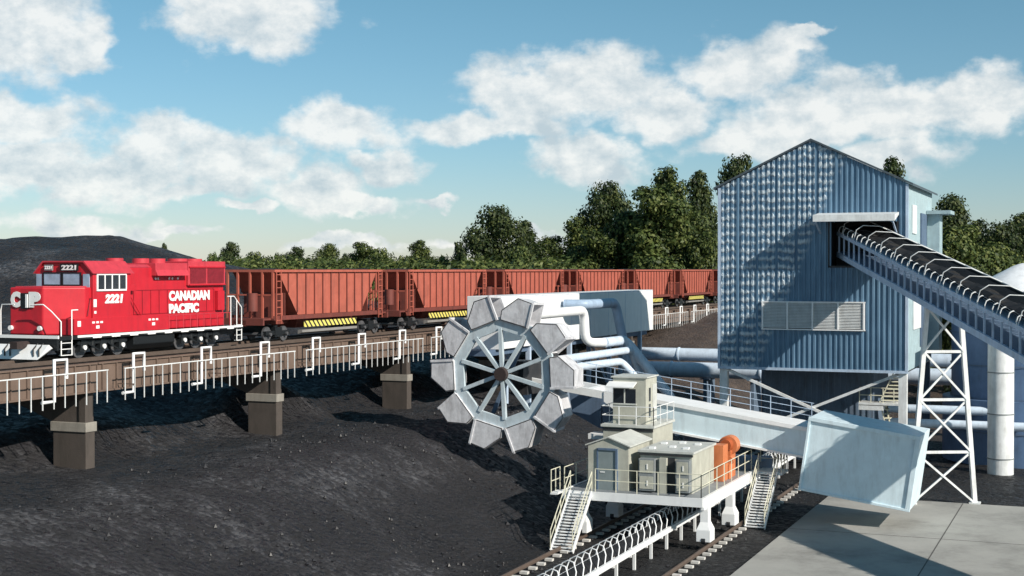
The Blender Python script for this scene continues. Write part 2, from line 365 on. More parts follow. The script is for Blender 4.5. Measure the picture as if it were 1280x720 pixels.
# a few more for the sky beside and behind the view
for a_, e_, rx, ry in [(.35,.16,.16,.04),(.7,.22,.2,.05),(1.2,.15,.25,.06),(-1.1,.14,.2,.05),(-1.5,.25,.2,.06),(2.2,.2,.3,.07),(-2.4,.2,.3,.07)]:
    CL.append((a_, e_, rx, ry))
acc = None
for a_, e_, rx, ry in CL:
    s1 = N.new('ShaderNodeVectorMath'); s1.operation = 'SUBTRACT'; L.new(addv.outputs[0], s1.inputs[0]); s1.inputs[1].default_value = (a_, e_, 0)
    s2 = N.new('ShaderNodeVectorMath'); s2.operation = 'MULTIPLY'; L.new(s1.outputs[0], s2.inputs[0]); s2.inputs[1].default_value = (1/rx, 1/ry, 0)
    s3 = N.new('ShaderNodeVectorMath'); s3.operation = 'LENGTH'; L.new(s2.outputs[0], s3.inputs[0])
    v_ = mt('SUBTRACT', 1, s3.outputs['Value'])
    acc = v_ if acc is None else mt('SMOOTH_MAX', acc, v_, .12)
fn = wn(34, 6, .55, 3.1)
dens = mt('ADD', acc, mt('MULTIPLY', mt('SUBTRACT', fn.outputs['Fac'], .43), 1.5))
cm = N.new('ShaderNodeMapRange'); cm.interpolation_type = 'SMOOTHSTEP'; cm.inputs[1].default_value = -.08; cm.inputs[2].default_value = .5; L.new(dens, cm.inputs[0])
cov = mt('MULTIPLY', cm.outputs[0], .86)
shn = wn(24, 8, .62, 7.7)
shn2 = wn(24, 8, .62, 7.7); shn2.inputs['Vector'].links[0].from_node.inputs['Location'].default_value = (7.694, 7.688, 0)
shade = mt('ADD', .42, mt('ADD', mt('MULTIPLY', mt('SUBTRACT', shn2.outputs['Fac'], shn.outputs['Fac']), 1.6), mt('MULTIPLY', mt('SUBTRACT', shn.outputs['Fac'], .5), .8)))
cc = N.new('ShaderNodeValToRGB'); e = cc.color_ramp.elements
e[0].position = .18; e[0].color = (.56,.65,.70,1); e[1].position = .56; e[1].color = (.98,.98,.95,1); L.new(shade, cc.inputs[0])
bc = N.new('ShaderNodeBackground'); bc.inputs[1].default_value = .86; L.new(cc.outputs[0], bc.inputs[0])
mxs = N.new('ShaderNodeMixShader'); L.new(cov, mxs.inputs[0]); L.new(bg.outputs[0], mxs.inputs[1]); L.new(bc.outputs[0], mxs.inputs[2])
wo = N.new('ShaderNodeOutputWorld'); L.new(mxs.outputs[0], wo.inputs[0])
vs = scene.view_settings; vs.view_transform = 'Standard'; vs.look = 'None'; vs.exposure = .2; vs.gamma = 1

# ------------------------------------------------------------------ ground
CY, SY = math.cos(R(YAW)), math.sin(R(YAW))
def height(x, y):
    n = noise.noise
    h = 4.45*sstep(-25.3, -37.5, x)*(1 - .35*sstep(84, 100, y)*(1-sstep(-37,-42,x)))
    h += 2.0*sstep(-42.2, -46.2, x)*(.75+.5*noise.noise(Vector((y*.12, 7, 0)))) + 1.3*sstep(-46, -52, x)
    emb = sstep(112, 150, y)
    h = h*(1-emb*sstep(-26,-34,x)) + emb*sstep(-24,-37,x)*8.3
    if x > -30: h = max(h, 5*sstep(135, 190, y))
    cx = 1 - sstep(-24.8, -27.5, x)                        # 1 in the yard
    big = (n(Vector((x*.10, y*.10, 3)))*1.0 + n(Vector((x*.3, y*.3, 9)))*.45)
    sm = n(Vector((x*.9, y*.9, 1)))*.16 + n(Vector((x*2.1, y*2.1, 5)))*.08
    if x < -52: big *= 1.0
    h += (1-cx)*(big*.5 + sm*.7) + cx*sm*.25
    if y > 84 and x > -25: h += (sm*.8 + big*.12)
    # large stockpile beyond the line
    b = -x*SY + y*CY; a = x*CY + y*SY
    prof = 8.9*max(0, min(1, (-a-6)/28))**.75
    dv = (b-122)/24
    fold = abs(n(Vector((a*.12, b*.05, 20))))*1.3 + abs(n(Vector((a*.35+b*.1, b*.12, 4))))*.5
    if x < -49: h += sstep(-49,-58,x)*prof*math.exp(-dv*dv) - sstep(-49,-58,x)*fold*math.exp(-dv*dv)*sstep(-16,-26,a)*.6*sstep(.0,.5,abs(dv))
    return h
def axis(parts):
    out = []
    for a, b, st in parts:
        n_ = max(1, round((b-a)/st)); out += [a + (b-a)*i/n_ for i in range(n_)]
    return out + [parts[-1][1]]
gx = axis([(-4000,-600,400),(-600,-160,40),(-160,-60,1.6),(-60,-14,.42),(-14,40,2.2),(40,400,40),(400,4000,400)])
gy = axis([(-400,0,50),(0,36,3),(36,104,.5),(104,190,1.2),(190,600,30),(600,6000,400)])
g = MB(); nx = len(gx); ny = len(gy)
g.v = [Vector((x, y, height(x, y))) for y in gy for x in gx]
g.f = [(j*nx+i, j*nx+i+1, (j+1)*nx+i+1, (j+1)*nx+i) for j in range(ny-1) for i in range(nx-1)]
g.s = [True]*len(g.f)
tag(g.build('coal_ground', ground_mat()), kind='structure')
hl = MB(); pts = []
for i in range(121):
    a_ = R(-75 + 110*i/120); rr = 1900
    pts.append((math.sin(a_)*rr, math.cos(a_)*rr, 24 + 9*noise.noise(Vector((i*.13, 0, 0))) + 3*noise.noise(Vector((i*.9, 0, 4)))))
vv = []; ff = []
for i, (x, y, z) in enumerate(pts):
    vv += [(x*.88, y*.88, -5), (x, y, z), (x*1.25, y*1.25, -5)]
for i in range(len(pts)-1):
    k = i*3; ff += [(k, k+3, k+4, k+1), (k+1, k+4, k+5, k+2)]
hl.add(vv, ff, True)
tag(hl.build('hills', mat('distant_fields', (.20,.27,.17), .9, var=.3, scale=.01)), kind='structure')

# concrete yard slab with joints
sb = MB().box(-14.95, 45, 18, 83.6, -.4, .14)
slab = tag(sb.build('concrete_yard', concrete_mat(), bevel=.02), kind='structure')
jm = joint(); j = MB()
for x in (-7.5, 0.2, 7.9, 15.6, 23.3, 31): j.box(x, x+.06, 18.1, 83.5, .139, .144)
for y in (30, 44, 58, 72): j.box(-14.9, 44.9, y, y+.06, .1393, .1447)
tag(j.build('yard_joints', jm), kind='structure')
# ------------------------------------------------------------------ transfer building
X0, X1, Y0, Y1, ZB, ZE, ZR = -24.5, -12.0, 95.0, 108.5, 6.7, 18.9, 21.85
XM = (X0+X1)/2
def roofz(x): return ZE + (ZR-ZE)*(1-abs(x-XM)/(XM-X0))
B = empty('transfer_building', (XM, 101.75, 0), 'tall blue corrugated steel building raised on legs, with a pitched roof and a conveyor opening', 'building')
def ribbed(x0, x1, y, pitch, depth, zlo, zhi, holes=(), nrm=-1):
    """vertical trapezoid ribs standing proud of plane y"""
    m = MB(); n = int(round((x1-x0)/pitch)); p = (x1-x0)/n
    for i in range(n):
        a = x0+i*p; xs = [a, a+p*.45, a+p*.55, a+p*.9, a+p]; ys = [y, y, y+nrm*depth, y+nrm*depth, y]
        for k in range(4):
            xa, xb, ya, yb = xs[k], xs[k+1], ys[k], ys[k+1]
            segs = [(zlo, None)]
            for hx0, hx1, hz0, hz1 in holes:
                if xa >= hx0-.01 and xb <= hx1+.3: segs = [(zlo, hz0), (hz1, None)]
            for s0, s1 in segs:
                m.add([(xa,ya,s0),(xb,yb,s0),(xb,yb,s1 if s1 else zhi(xb)),(xa,ya,s1 if s1 else zhi(xa))], [(0,1,2,3)])
    return m
HX0, HX1, HZ0, HZ1 = -17.0, -13.0, 13.55, 16.45
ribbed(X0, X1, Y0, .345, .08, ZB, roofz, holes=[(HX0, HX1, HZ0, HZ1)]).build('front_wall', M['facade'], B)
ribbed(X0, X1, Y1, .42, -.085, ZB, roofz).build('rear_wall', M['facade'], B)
for x, sg in ((X1, 1), (X0, -1)):
    m = MB()
    for yk in range(45):                               # fine ribs on the side walls
        ya = Y0 + yk*.3
        m.add([(x,ya,ZB),(x,ya+.2,ZB),(x,ya+.2,ZE),(x,ya,ZE)], [(0,1,2,3)])
        m.add([(x,ya+.2,ZB),(x+sg*.025,ya+.22,ZB),(x+sg*.025,ya+.22,ZE),(x,ya+.2,ZE)], [(0,1,2,3)])
        m.add([(x+sg*.025,ya+.22,ZB),(x+sg*.025,ya+.28,ZB),(x+sg*.025,ya+.28,ZE),(x+sg*.025,ya+.22,ZE)], [(0,1,2,3)])
        m.add([(x+sg*.025,ya+.28,ZB),(x,ya+.3,ZB),(x,ya+.3,ZE),(x+sg*.025,ya+.28,ZE)], [(0,1,2,3)])
    m.build('side_wall', M['shell'], B)
MB().box(X0+.05, X1-.05, Y0+.05, Y1-.05, ZB-.12, ZB-.02).build('floor_slab', M['dark'], B)
r = MB()
for xa, xb in ((X0-.35, XM), (X1+.35, XM)):
    za = ZE - .35*(ZR-ZE)/(XM-X0); e = Vector((0, Y1-Y0+.9, 0))
    r.prism([(xa, Y0-.2, za+.02), (xb, Y0-.2, ZR+.02), (xb, Y0-.2, ZR+.16), (xa, Y0-.2, za+.16)], (0, Y1-Y0+.9, 0))
roof = r.build('roof', M['roof'], B)
m = MB()
m.box(X0-.05, X0+.12, Y0-.12, Y0+.05, ZB, ZE-.05); m.box(X1-.12, X1+.06, Y0-.12, Y0+.05, ZB, ZE-.05)
m.box(X0-.04, X1+.05, Y0-.11, Y0+.06, ZB-.16, ZB+.02)
m.build('corner_trim', M['steel'], B)
# opening reveal and hood
m = MB(); m.box(HX0-.1, HX0, Y0-.1, Y0+2.5, HZ0-.1, HZ1); m.box(HX1+.32, HX1+.42, Y0-.1, Y0+2.5, HZ0-.1, HZ1); m.box(HX0-.1, HX1+.42, Y0-.1, Y0+2.5, HZ0-.12, HZ0)
m.box(HX0-.1, HX1+.42, Y0+2.5, Y0+2.6, HZ0-.12, HZ1+.2)
m.build('conveyor_opening', M['dark'], B)
h = MB(); h.prism([(-17.75, 93.0, 16.42), (-17.75, 95.0, 16.9), (-17.75, 95.0, 17.05), (-17.75, 93.0, 16.84), ], (5.2, 0, 0))
hd = h.build('hood', M['white'], B)
k = MB(); k.bar((-12.7, 93.1, 16.4), (-12.7, 94.9, 15.7), .1); k.bar((-17.6, 93.1, 16.4), (-17.6, 94.9, 15.7), .1); k.build('hood_bracket', M['steel'], hd)
lv = MB(); LX0, LX1, LZ0, LZ1 = -21.45, -14.75, 9.35, 11.1
for i in range(17):
    z = LZ0+.06+i*.1; lv.prism([(LX0, Y0-.2, z), (LX0, Y0-.2, z+.025), (LX0, Y0-.1, z+.085), (LX0, Y0-.1, z+.06)], (LX1-LX0, 0, 0))
lo = lv.build('louvre', M['white'], B)
f = MB(); f.box(LX0-.08, LX1+.08, Y0-.24, Y0-.02, LZ0-.08, LZ0-.0); f.box(LX0-.08, LX1+.08, Y0-.24, Y0-.02, LZ1, LZ1+.08)
for i in range(5):
    x = LX0+(LX1-LX0)*i/4; f.box(x-.05, x+.05, Y0-.25, Y0-.03, LZ0, LZ1)
f.build('louvre_frame', M['whitecl'], lo); MB().box(LX0, LX1, Y0-.095, Y0-.088, LZ0, LZ1).build('louvre_back', M['dark'], lo)
MB().box(X1+.03, X1+.1, 97.0, 99.0, 15.7, 17.6).build('side_window', M['whitecl'], B)
MB().box(X1+.03, X1+.1, 97.6, 103, 9.3, 11.4).build('side_shutter', M['whitecl'], B)
c = MB(); c.box(X1+.03, X1+.12, 101.5, 104.5, 8, 17.2); c.build('side_door_panel', M['panelblue'], B)
c = MB(); c.box(X1+.05, X1+1.7, 104.8, 107.6, 17.25, 17.5); c.box(X1+.05, X1+.9, 105.3, 107.2, 7.5, 17.25); c.build('side_stack', M['shell'], B)
for x in (X0+.3, X1-.3):
    for y in (Y0+.35, Y1-.35):
        MB().box(x-.26, x+.26, y-.26, y+.26, 0, ZB-.15).build('leg', M['white'] if y < 100 else M['encl'], B)
for p, q in (((X0+.5, Y0+.3, 6.5), (X1-.5, Y0+.3, 1.6)), ((X1-.5, Y0+.42, 6.5), (X0+.5, Y0+.42, 1.6))):
    MB().bar(p, q, .18, .18).build('brace', M['white'], B)
m = MB(); m.box(-22.4, -14.8, 99.5, 106.5, 0, ZB-.16)
for i in range(19): m.box(-22.4+i*.4, -22.25+i*.4, 99.44, 99.5, 0, ZB-.2)
m.build('enclosure', M['encl'], B)
m = MB(); m.box(-15.4, -12.4, 96.9, 98.5, 4.25, 4.4); m.box(-15.4, -13.8, 96.9, 98.5, 3.9, 4.2); ld = m.build('landing', M['white'], B)
m = MB()
for z in (4.9, 5.4): m.bar((-15.35, 96.95, z), (-12.5, 96.95, z), .05)
for x in (-15.35, -14.6, -13.8, -13.1): m.bar((x, 96.95, 4.4), (x, 96.95, 5.4), .05)
m.build('handrail', M['cream'], ld)
m = MB()
for i in range(9): m.box(-14.0+i*.12, -12.9+i*.0, 97.6+i*.02, 97.9+i*.02, 4.5+i*.25, 4.56+i*.25)
m.bar((-14.1, 97.5, 4.4), (-13.1, 97.5, 6.6), .07); m.build('upper_stair', M['cream'], ld)
m = MB(); m.bar((-14.0, 97.4, 4.2), (-13.2, 97.4, .6), .08); m.bar((-13.8, 98.2, 4.2), (-13.0, 98.2, .6), .08)
for i in range(12):
    t = i/12; m.box(-14.0+.8*t, -13.6+.8*t, 97.4, 98.2, 4.2-3.6*t, 4.24-3.6*t)
m.build('lower_stair', M['cream'], ld)

# ------------------------------------------------------------------ sloping conveyor
P0 = Vector((-16.0, 95.0, 14.04)); V = Vector((.45, -.8744, -.1814)); RR = Vector((.8892, .4576, 0)); ZZ = Vector((0,0,1))
def C(t, w_, h): return P0 + V*t + RR*w_ + ZZ*h
T0, T1 = -1.6, 62
K = empty('inclined_conveyor', (11, 42.5, 0), 'long sloping belt conveyor on a steel truss rising into the blue building', 'conveyor')
W = 2.3
for w_ in (0, W):
    MB().bar(C(T0, w_, 0), C(T1, w_, 0), .16, .34).build('bottom_chord', M['steel'], K)
    MB().bar(C(T0, w_, 1.4), C(T1, w_, 1.4), .16, .22).build('top_chord', M['steel'], K)
post = MB().bar(C(T0+.3, -.0, .15), C(T0+.3, -.0, 1.3), .07, .1, up=RR).build('truss_post', M['steel'], K)
post2 = MB().bar(C(T0+.3, W, .15), C(T0+.3, W, 1.3), .07, .1, up=RR).build('truss_post', M['steel'], K)
n = int((T1-T0)/1.05)
for i in range(1, n):
    if i <= 47:
        copy_part(post, K, V*1.05*i); copy_part(post2, K, V*1.05*i)
m = MB()
for i in range(int((T1-T0)/2.1)):
    t = T0+.3+i*2.1
    m.bar(C(t, W, .1), C(t+1.05, W, 1.35), .06); m.bar(C(t+1.05, W, 1.35), C(t+2.1, W, .1), .06)
    m.bar(C(t, 0, 0), C(t, W, 0), .1); m.bar(C(t, 0, 0), C(t+2.1, W, 0), .06)
m.build('lattice', M['steel'], K)
m = MB()                                            # return belt low in the truss
m.hexa([C(T0,.1,.15),C(T0,W-.1,.15),C(T1,W-.1,.15),C(T1,.1,.15),C(T0,.1,.2),C(T0,W-.1,.2),C(T1,W-.1,.2),C(T1,.1,.2)]); m.build('floor_tray', M['panelblue'], K)
prof = [(.25,1.95),(.75,1.62),(1.55,1.62),(2.1,2.0)]
m = MB()
for (a, b_), (c_, d) in zip(prof, prof[1:]):
    m.hexa([C(T0,a,b_),C(T0,c_,d),C(T1,c_,d),C(T1,a,b_),C(T0,a,b_+.04),C(T0,c_,d+.04),C(T1,c_,d+.04),C(T1,a,b_+.04)])
m.build('belt', M['belt'], K)
m = MB()
for i in range(60):
    t = T0+i*1.06; hh = [1.85+.12*math.sin(i*1.3+k) for k in range(3)]
    m.hexa([C(t,.5,1.7),C(t,1.85,1.7),C(t+1.06,1.85,1.7),C(t+1.06,.5,1.7),C(t,.95,hh[0]),C(t,1.4,hh[1]),C(t+1.06,1.4,hh[1]),C(t+1.06,.95,hh[0])])
m.build('coal_load', M['belt'], K)
m = MB(); m.hexa([C(T0,W-.02,1.45),C(T0,W+.03,1.45),C(T1,W+.03,1.45),C(T1,W-.02,1.45),C(T0,W-.02,2.1),C(T0,W+.03,2.1),C(T1,W+.03,2.1),C(T1,W-.02,2.1)]); m.build('side_guard', M['belt'], K)
MB().bar(C(T0,W,2.15), C(T1,W,2.15), .07).build('guard_rail', M['white'], K)
# idler brackets: a small curled hoop on the near edge
def idler(t):
    m = MB(); m.tube([C(t,-.05,1.45), C(t,-.08,1.68), C(t,.0,1.88), C(t,.16,1.96), C(t,.32,1.9), C(t,.4,1.85)], .032, 6)
    m.tube([C(t,.4,1.86), C(t,.75,1.55), C(t,1.55,1.55), C(t,2.1,1.9)], .04, 6); return m
idl = idler(T0+.5).build('idler', M['white'], K)
for i in range(1, 66): copy_part(idl, K, V*.93*i)
gh = MB().tube([C(T0+1, -.05, 1.45), C(T0+1.15, .1, 2.2), C(T0+1.3, .5, 2.5), C(T0+1.3, 1.6, 2.45), C(T0+1.3, W, 2.15)], .028, 6).build('guard_hoop', M['white'], K)
for i in range(1, 25): copy_part(gh, K, V*2.5*i)
# small tail hopper at the low end
m = MB(); a = C(T1-1, -.3, -.6); 
m.hexa([C(T1-2,-.3,-3.0),C(T1-2,W+.3,-3.0),C(T1+1,W+.3,-3.0),C(T1+1,-.3,-3.0),C(T1-3,-.6,2.4),C(T1-3,W+.6,2.4),C(T1+2,W+.6,2.4),C(T1+2,-.6,2.4)]); m.build('tail_hopper', M['steel'], K)

def trestle(t, spread, label, zdip=0):
    top = C(t, W/2, -.15); base = Vector((top.x, top.y, 0)); S = empty('conveyor_trestle', base, label, 'trestle')
    H = top.z
    def Q(s, z):                                  # s -1..1 across
        wd = .95 + (spread-.95)*(1-z/H); return Vector((base.x, base.y, z)) + RR*(s*wd)
    for s in (-1, 1):
        MB().bar(Q(s, .14), Q(s, H), .24, .24, up=RR).build('leg', M['white'], S)
    zs = [.16, 3.05, 6.0, 8.7, H-.1] if H > 9 else [.16, H*.5, H-.1]
    for z in zs[1:-1]: MB().bar(Q(-1, z), Q(1, z), .15, .15).build('crossbar', M['white'], S)
    for a_, b_ in zip(zs, zs[1:]):
        MB().bar(Q(-1, a_), Q(1, b_), .11, .11).build('brace', M['white'], S)
        MB().bar(Q(1, a_)+V*.08, Q(-1, b_)+V*.08, .11, .11).build('brace', M['white'], S)
    f = MB()
    for s in (-1, 1): q = Q(s, 0); f.box(q.x-.3, q.x+.3, q.y-.3, q.y+.3, .14, .22)
    f.build('foot_plate', M['white'], S)
    return S
trestle(14.4, 1.85, 'white tapering steel trestle with crossed braces carrying the sloping conveyor')

# ------------------------------------------------------------------ bucket wheel reclaimer
Q = empty('bucket_wheel_reclaimer', (-20.5, 72, 0), 'bucket wheel machine on rails with cabins on its platform and a long pale blue arm', 'reclaimer')
WC = Vector((-30.5, 72.0, 7.6))
def wp(r_, deg, y): a = R(deg); return Vector((WC.x + r_*math.cos(a), WC.y + y, WC.z + r_*math.sin(a)))
def ring(ro, ri, y0, y1, n=10, off=21):
    m = MB()
    for k in range(n):
        a, b = off+360/n*k, off+360/n*(k+1)
        po = [wp(ro, a, y0), wp(ro, b, y0), wp(ri, b, y0), wp(ri, a, y0)]
        m.add(po+[p+Vector((0, y1-y0, 0)) for p in po], [(0,1,2,3),(4,7,6,5),(0,4,5,1),(2,6,7,3)])
    return m
wh = ring(3.12, 2.42, -.62, -.42).build('wheel', M['rim'], Q, bevel=.015)
ring(3.0, 2.88, -.42, .62).build('drum', M['dark'], wh)
for k in range(10):
    a = 21+36*k
    MB().bar(wp(.3, a, -.56), wp(2.5, a, -.56), .2, .24, up=(0,1,0)).build('spoke', M['rim'], wh)
for k in range(0, 10, 5):
    a = 66+36*k
    MB().bar(wp(.3, a, .5), wp(2.5, a, .5), .2, .2, up=(0,1,0)).build('rear_spoke', M['panelblue'], wh)
m = MB(); m.tube([WC+Vector((0,-.95,0)), WC+Vector((0,-.5,0))], [.36,.42], 20); m.tube([WC+Vector((0,-.5,0)), WC+Vector((0,2.9,0))], .3, 14)
hb = m.build('hub', M['hub'], wh)
def bucket(k):
    c = 3+36*k; m = MB(); y0, y1 = -.78, .78
    # outline seen along the axle: (radius, degrees)
    pl = [(2.95,-16.5),(2.95,16.5),(3.5,14.8),(4.28,1.5),(4.3,-11)]
    f = [wp(r_, c+d, y0) for r_, d in pl]; b = [wp(r_*.985, c+d, y1) for r_, d in pl]
    cen = sum(f, Vector())/5
    ins = lambda p, y: p + (Vector((cen.x, p.y, cen.z))-p).normalized()*.0
    th = .07
    def panel(i, j):                              # shell plate from edge i-j across the width
        d = (f[j]-f[i]).normalized(); nrm = Vector((-d.z, 0, d.x)); 
        if nrm.dot(cen-f[i]) < 0: nrm = -nrm
        m.hexa([f[i], f[j], b[j], b[i], f[i]+nrm*th, f[j]+nrm*th, b[j]+nrm*th, b[i]+nrm*th])
    panel(0,1); panel(1,2); panel(2,3); panel(3,4)     # edge 4-0 is the open mouth
    for s, yy in ((f, th), (b, -th)):
        m.prism(s, (0, yy, 0))
    # cutting lip round the mouth
    for p, q in ((f[4], f[0]), (b[4], b[0]), (f[4], b[4])):
        d = (q-p)*.0; m.bar(p, q, .13, .13)
    # stiffening rib on the side plate
    o = m.build('bucket', M['bucket'], wh, bevel=.012); return o
for k in range(10): bucket(k)
# boom: inclined beam
def bz(x): return 5.0 - (x+14.7)*.1417
m = MB()
def beam(m, x0, x1, y0, y1, dt, db):
    m.hexa([(x0,y0,bz(x0)+db),(x1,y0,bz(x1)+db),(x1,y1,bz(x1)+db),(x0,y1,bz(x0)+db),(x0,y0,bz(x0)+dt),(x1,y0,bz(x1)+dt),(x1,y1,bz(x1)+dt),(x0,y1,bz(x0)+dt)])
beam(m, -24.6, -14.2, 74.5, 77.0, 0, -1.5)
arm = m.build('boom', M['paleblue'], Q, bevel=.02)
m = MB(); beam(m, -24.7, -14.2, 74.38, 77.12, .09, -.12); beam(m, -24.7, -14.2, 74.38, 77.12, -1.45, -1.56); m.build('boom_flange', M['whitecl'], arm)
m = MB(); beam(m, -31.2, -24.6, 74.5, 74.8, 0, -.42); beam(m, -31.2, -24.6, 76.7, 77.0, 0, -.42)
for x in (-31.0, -28.8, -26.8): beam(m, x, x+.3, 74.81, 76.69, -.02, -.38)
m.prism([(-25.7, 74.45, bz(-25.7)), (-24.6, 74.45, bz(-24.6)), (-24.6, 74.45, 4.2), (-25.15, 74.45, 4.2), (-25.15, 74.45, 5.6), (-25.7, 74.45, 6.0)], (0, .35, 0))
m.box(-26.6, -24.6, 74.4, 75.4, 3.9, 4.2)
m.build('fork', M['whitecl'], arm)
MB().prism([(-28.2, 75.6, bz(-28.2)-.42), (-24.7, 75.6, bz(-24.7)-.42), (-24.7, 75.6, 4.25), (-26.4, 75.6, 4.4), (-28.0, 75.6, 5.2)], (0, .9, 0)).build('drive_casing', M['panelblue'], arm)
m = MB(); m.box(-31.6, -30.0, 73.2, 74.5, 6.9, 8.2); m.box(-31.3, -30.3, 74.5, 77, 6.2, 7.9); m.build('gearbox', M['dark'], arm)
m = MB()
for h in (.4, .75, 1.1): m.bar((-30.5,77.0,bz(-30.5)+h), (-14.6,77.0,bz(-14.6)+h), .03)
for i in range(15):
    x = -30.4+i*1.12; m.bar((x,77.0,bz(x)), (x,77.0,bz(x)+1.1), .035)
m.build('boom_handrail', M['steel'], arm)
# counterweight box, tilted with the boom
gt = MB(); gt.hexa([C(T0,.1,1.35),C(T0,W-.1,1.35),C(T1,W-.1,1.35),C(T1,.1,1.35),C(T0,.1,1.39),C(T0,W-.1,1.39),C(T1,W-.1,1.39),C(T1,.1,1.39)]); gt.build('belt_pan', M['steel'], K)
al = math.atan(.1417); bx = Vector((math.cos(al), 0, -math.sin(al))); bu = Vector((math.sin(al), 0, math.cos(al)))
oc = Vector((-14.72, 73.5, 1.92))
def cb(m, a0, a1, y0, y1, h0, h1):
    pts = [oc+bx*a+Vector((0,y,0))+bu*h for h in (h0, h1) for a, y in ((a0,y0),(a1,y0),(a1,y1),(a0,y1))]
    m.hexa(pts)
m = MB(); cb(m, 0, 5.6, .10, 4.3, 0, 3.8); cw = m.build('counterweight_box', M['paleblue'], Q, bevel=.02)
m = MB(); cb(m, -.03, 5.63, 0, .16, 3.62, 3.83); cb(m, -.03, 5.63, 0, .16, -.03, .1); cb(m, -.03, .1, .01, .16, .1, 3.62); cb(m, 5.38, 5.63, .01, .16, .1, 3.62)
m.build('box_frame', M['paleblue'], cw, bevel=.015)
# turntable and portal under the boom
m = MB(); m.tube([(-20.6,77.2,2.85), (-20.6,77.2,bz(-20.6)-1.5)], [1.5,1.2], 20); m.box(-24.2,-17.3,75.4,79,2.2,2.85); m.build('turntable', M['panelblue'], Q)
# platform deck
m = MB(); m.box(-24.5, -17.6, 65, 75.35, 2.38, 2.5); dk = m.build('platform_deck', M['deck'], Q)
m = MB(); m.box(-24.55,-17.5,64.9,65.0,2.12,2.54); m.box(-17.6,-17.45,65.0,75.4,1.98,2.54); m.box(-24.6,-24.5,65,75.35,2.12,2.54)
for y in (67.5, 70.2, 72.8): m.box(-24.4,-17.65,y,y+.25,2.0,2.36)
m.build('edge_beam', M['whitecl'], dk)
def rail_run(p, q, n, name='handrail', mm=M['cream'], par=dk, h=1.1, top=True):
    p, q = Vector(p), Vector(q); m = MB()
    for z in (h*.5, h): m.bar(p+ZZ*z, q+ZZ*z, .032)
    for i in range(n+1): c_ = p.lerp(q, i/n); m.bar(c_, c_+ZZ*h, .036)
    return m.build(name, mm, par)
rail_run((-22.9, 65.08, 2.54), (-17.62, 65.08, 2.54), 5)
rail_run((-17.62, 65.08, 2.54), (-17.62, 75.3, 2.54), 7)
rail_run((-24.5, 65.1, 2.54), (-24.5, 75, 2.54), 6)
for x in (-17.55, -23.7):
    for y in (65.6, 70.4, 78.2):
        m = MB(); m.box(x-.2, x+.2, y-.24, y+.24, 1.35, 2.38 if y < 75 else 2.3)
        m.hexa([(x-.34,y-.42,1.0),(x+.34,y-.42,1.0),(x+.34,y+.42,1.0),(x-.34,y+.42,1.0),(x-.2,y-.24,1.36),(x+.2,y-.24,1.36),(x+.2,y+.24,1.36),(x-.2,y+.24,1.36)])
        m.box(x-.34, x+.34, y-.42, y+.42, .45, 1.0)
        lg = m.build('leg', M['whitecl'] if y < 75 else M['panelblue'], Q, bevel=.015)
        m = MB(); 
        for dy in (-.24, .24): m.tube([(x-.1,y+dy,.52),(x+.1,y+dy,.52)], .21, 14)
        m.build('wheel_pair', M['dark'], lg)
def stair(x0, x1, ya, za, yb, zb, n, side=0):
    m = MB()
    for i in range(n):
        t = (i+.5)/n; y = ya+(yb-ya)*t; z = za+(zb-za)*t; m.box(x0+.05, x1-.05, y-.1, y+.06, z-.03, z+.02)
    for x in (x0, x1): m.bar((x,ya,za), (x,yb,zb), .06, .2)
    s = m.build('stair', M['whitecl'], Q)
    r_ = MB()
    for x in (x0, x1):
        for h in (.55, 1.0): r_.bar((x,ya,za+h), (x,yb,zb+h), .032)
        for i in range(5): t = i/4; y = ya+(yb-ya)*t; z = za+(zb-za)*t; r_.bar((x,y,z), (x,y,z+1.0), .032)
    r_.build('stair_rail', M['cream'], s); return s
stair(-24.15, -23.05, 65.0, 2.5, 62.3, .05, 20)
stair(-17.15, -16.15, 75.0, 2.5, 71.9, .05, 20)
m = MB(); m.box(-17.44, -15.9, 75.0, 76.6, 2.38, 2.52); la = m.build('stair_landing', M['whitecl'], Q)
rail_run((-17.4, 76.55, 2.5), (-15.95, 76.55, 2.5), 2, par=la); rail_run((-15.95, 75.05, 2.5), (-15.95, 76.55, 2.5), 2, par=la)
m = MB(); m.box(-24.9,-24.55,64.2,65.2,2.4,2.5); lb = m.build('stair_landing', M['whitecl'], Q); rail_run((-24.85,64.2,2.5), (-24.85,65.4,2.5), 2, par=lb)
# gabled hut
HB = 2.5
m = MB(); m.prism([(-23.6,66,HB),(-21.5,66,HB),(-21.5,66,4.66),(-22.55,66,5.05),(-23.6,66,4.66)], (0,3.4,0)); hut = m.build('hut', M['hut'], Q, bevel=.01)
m = MB(); 
for xa in (-23.72, -21.38): m.prism([(xa,65.9,4.64),(-22.55,65.9,5.075),(-22.55,65.9,5.13),(xa,65.9,4.70)], (0,3.6,0))
m.build('hut_roof', M['hutroof'], hut)
m = MB(); m.box(-23.05,-22.15,65.955,66.0,HB,4.45); m.build('door', M['door'], hut)
m = MB(); m.box(-23.13,-23.05,65.93,66.0,HB,4.53); m.box(-22.15,-22.05,65.9,66.0,HB,4.53); m.box(-23.05,-22.15,65.9,66.0,4.45,4.55); m.build('door_frame', M['panelblue'], hut)
MB().box(-22.95,-22.72,65.93,65.955,3.35,3.4).build('door_handle', M['whitecl'], hut)
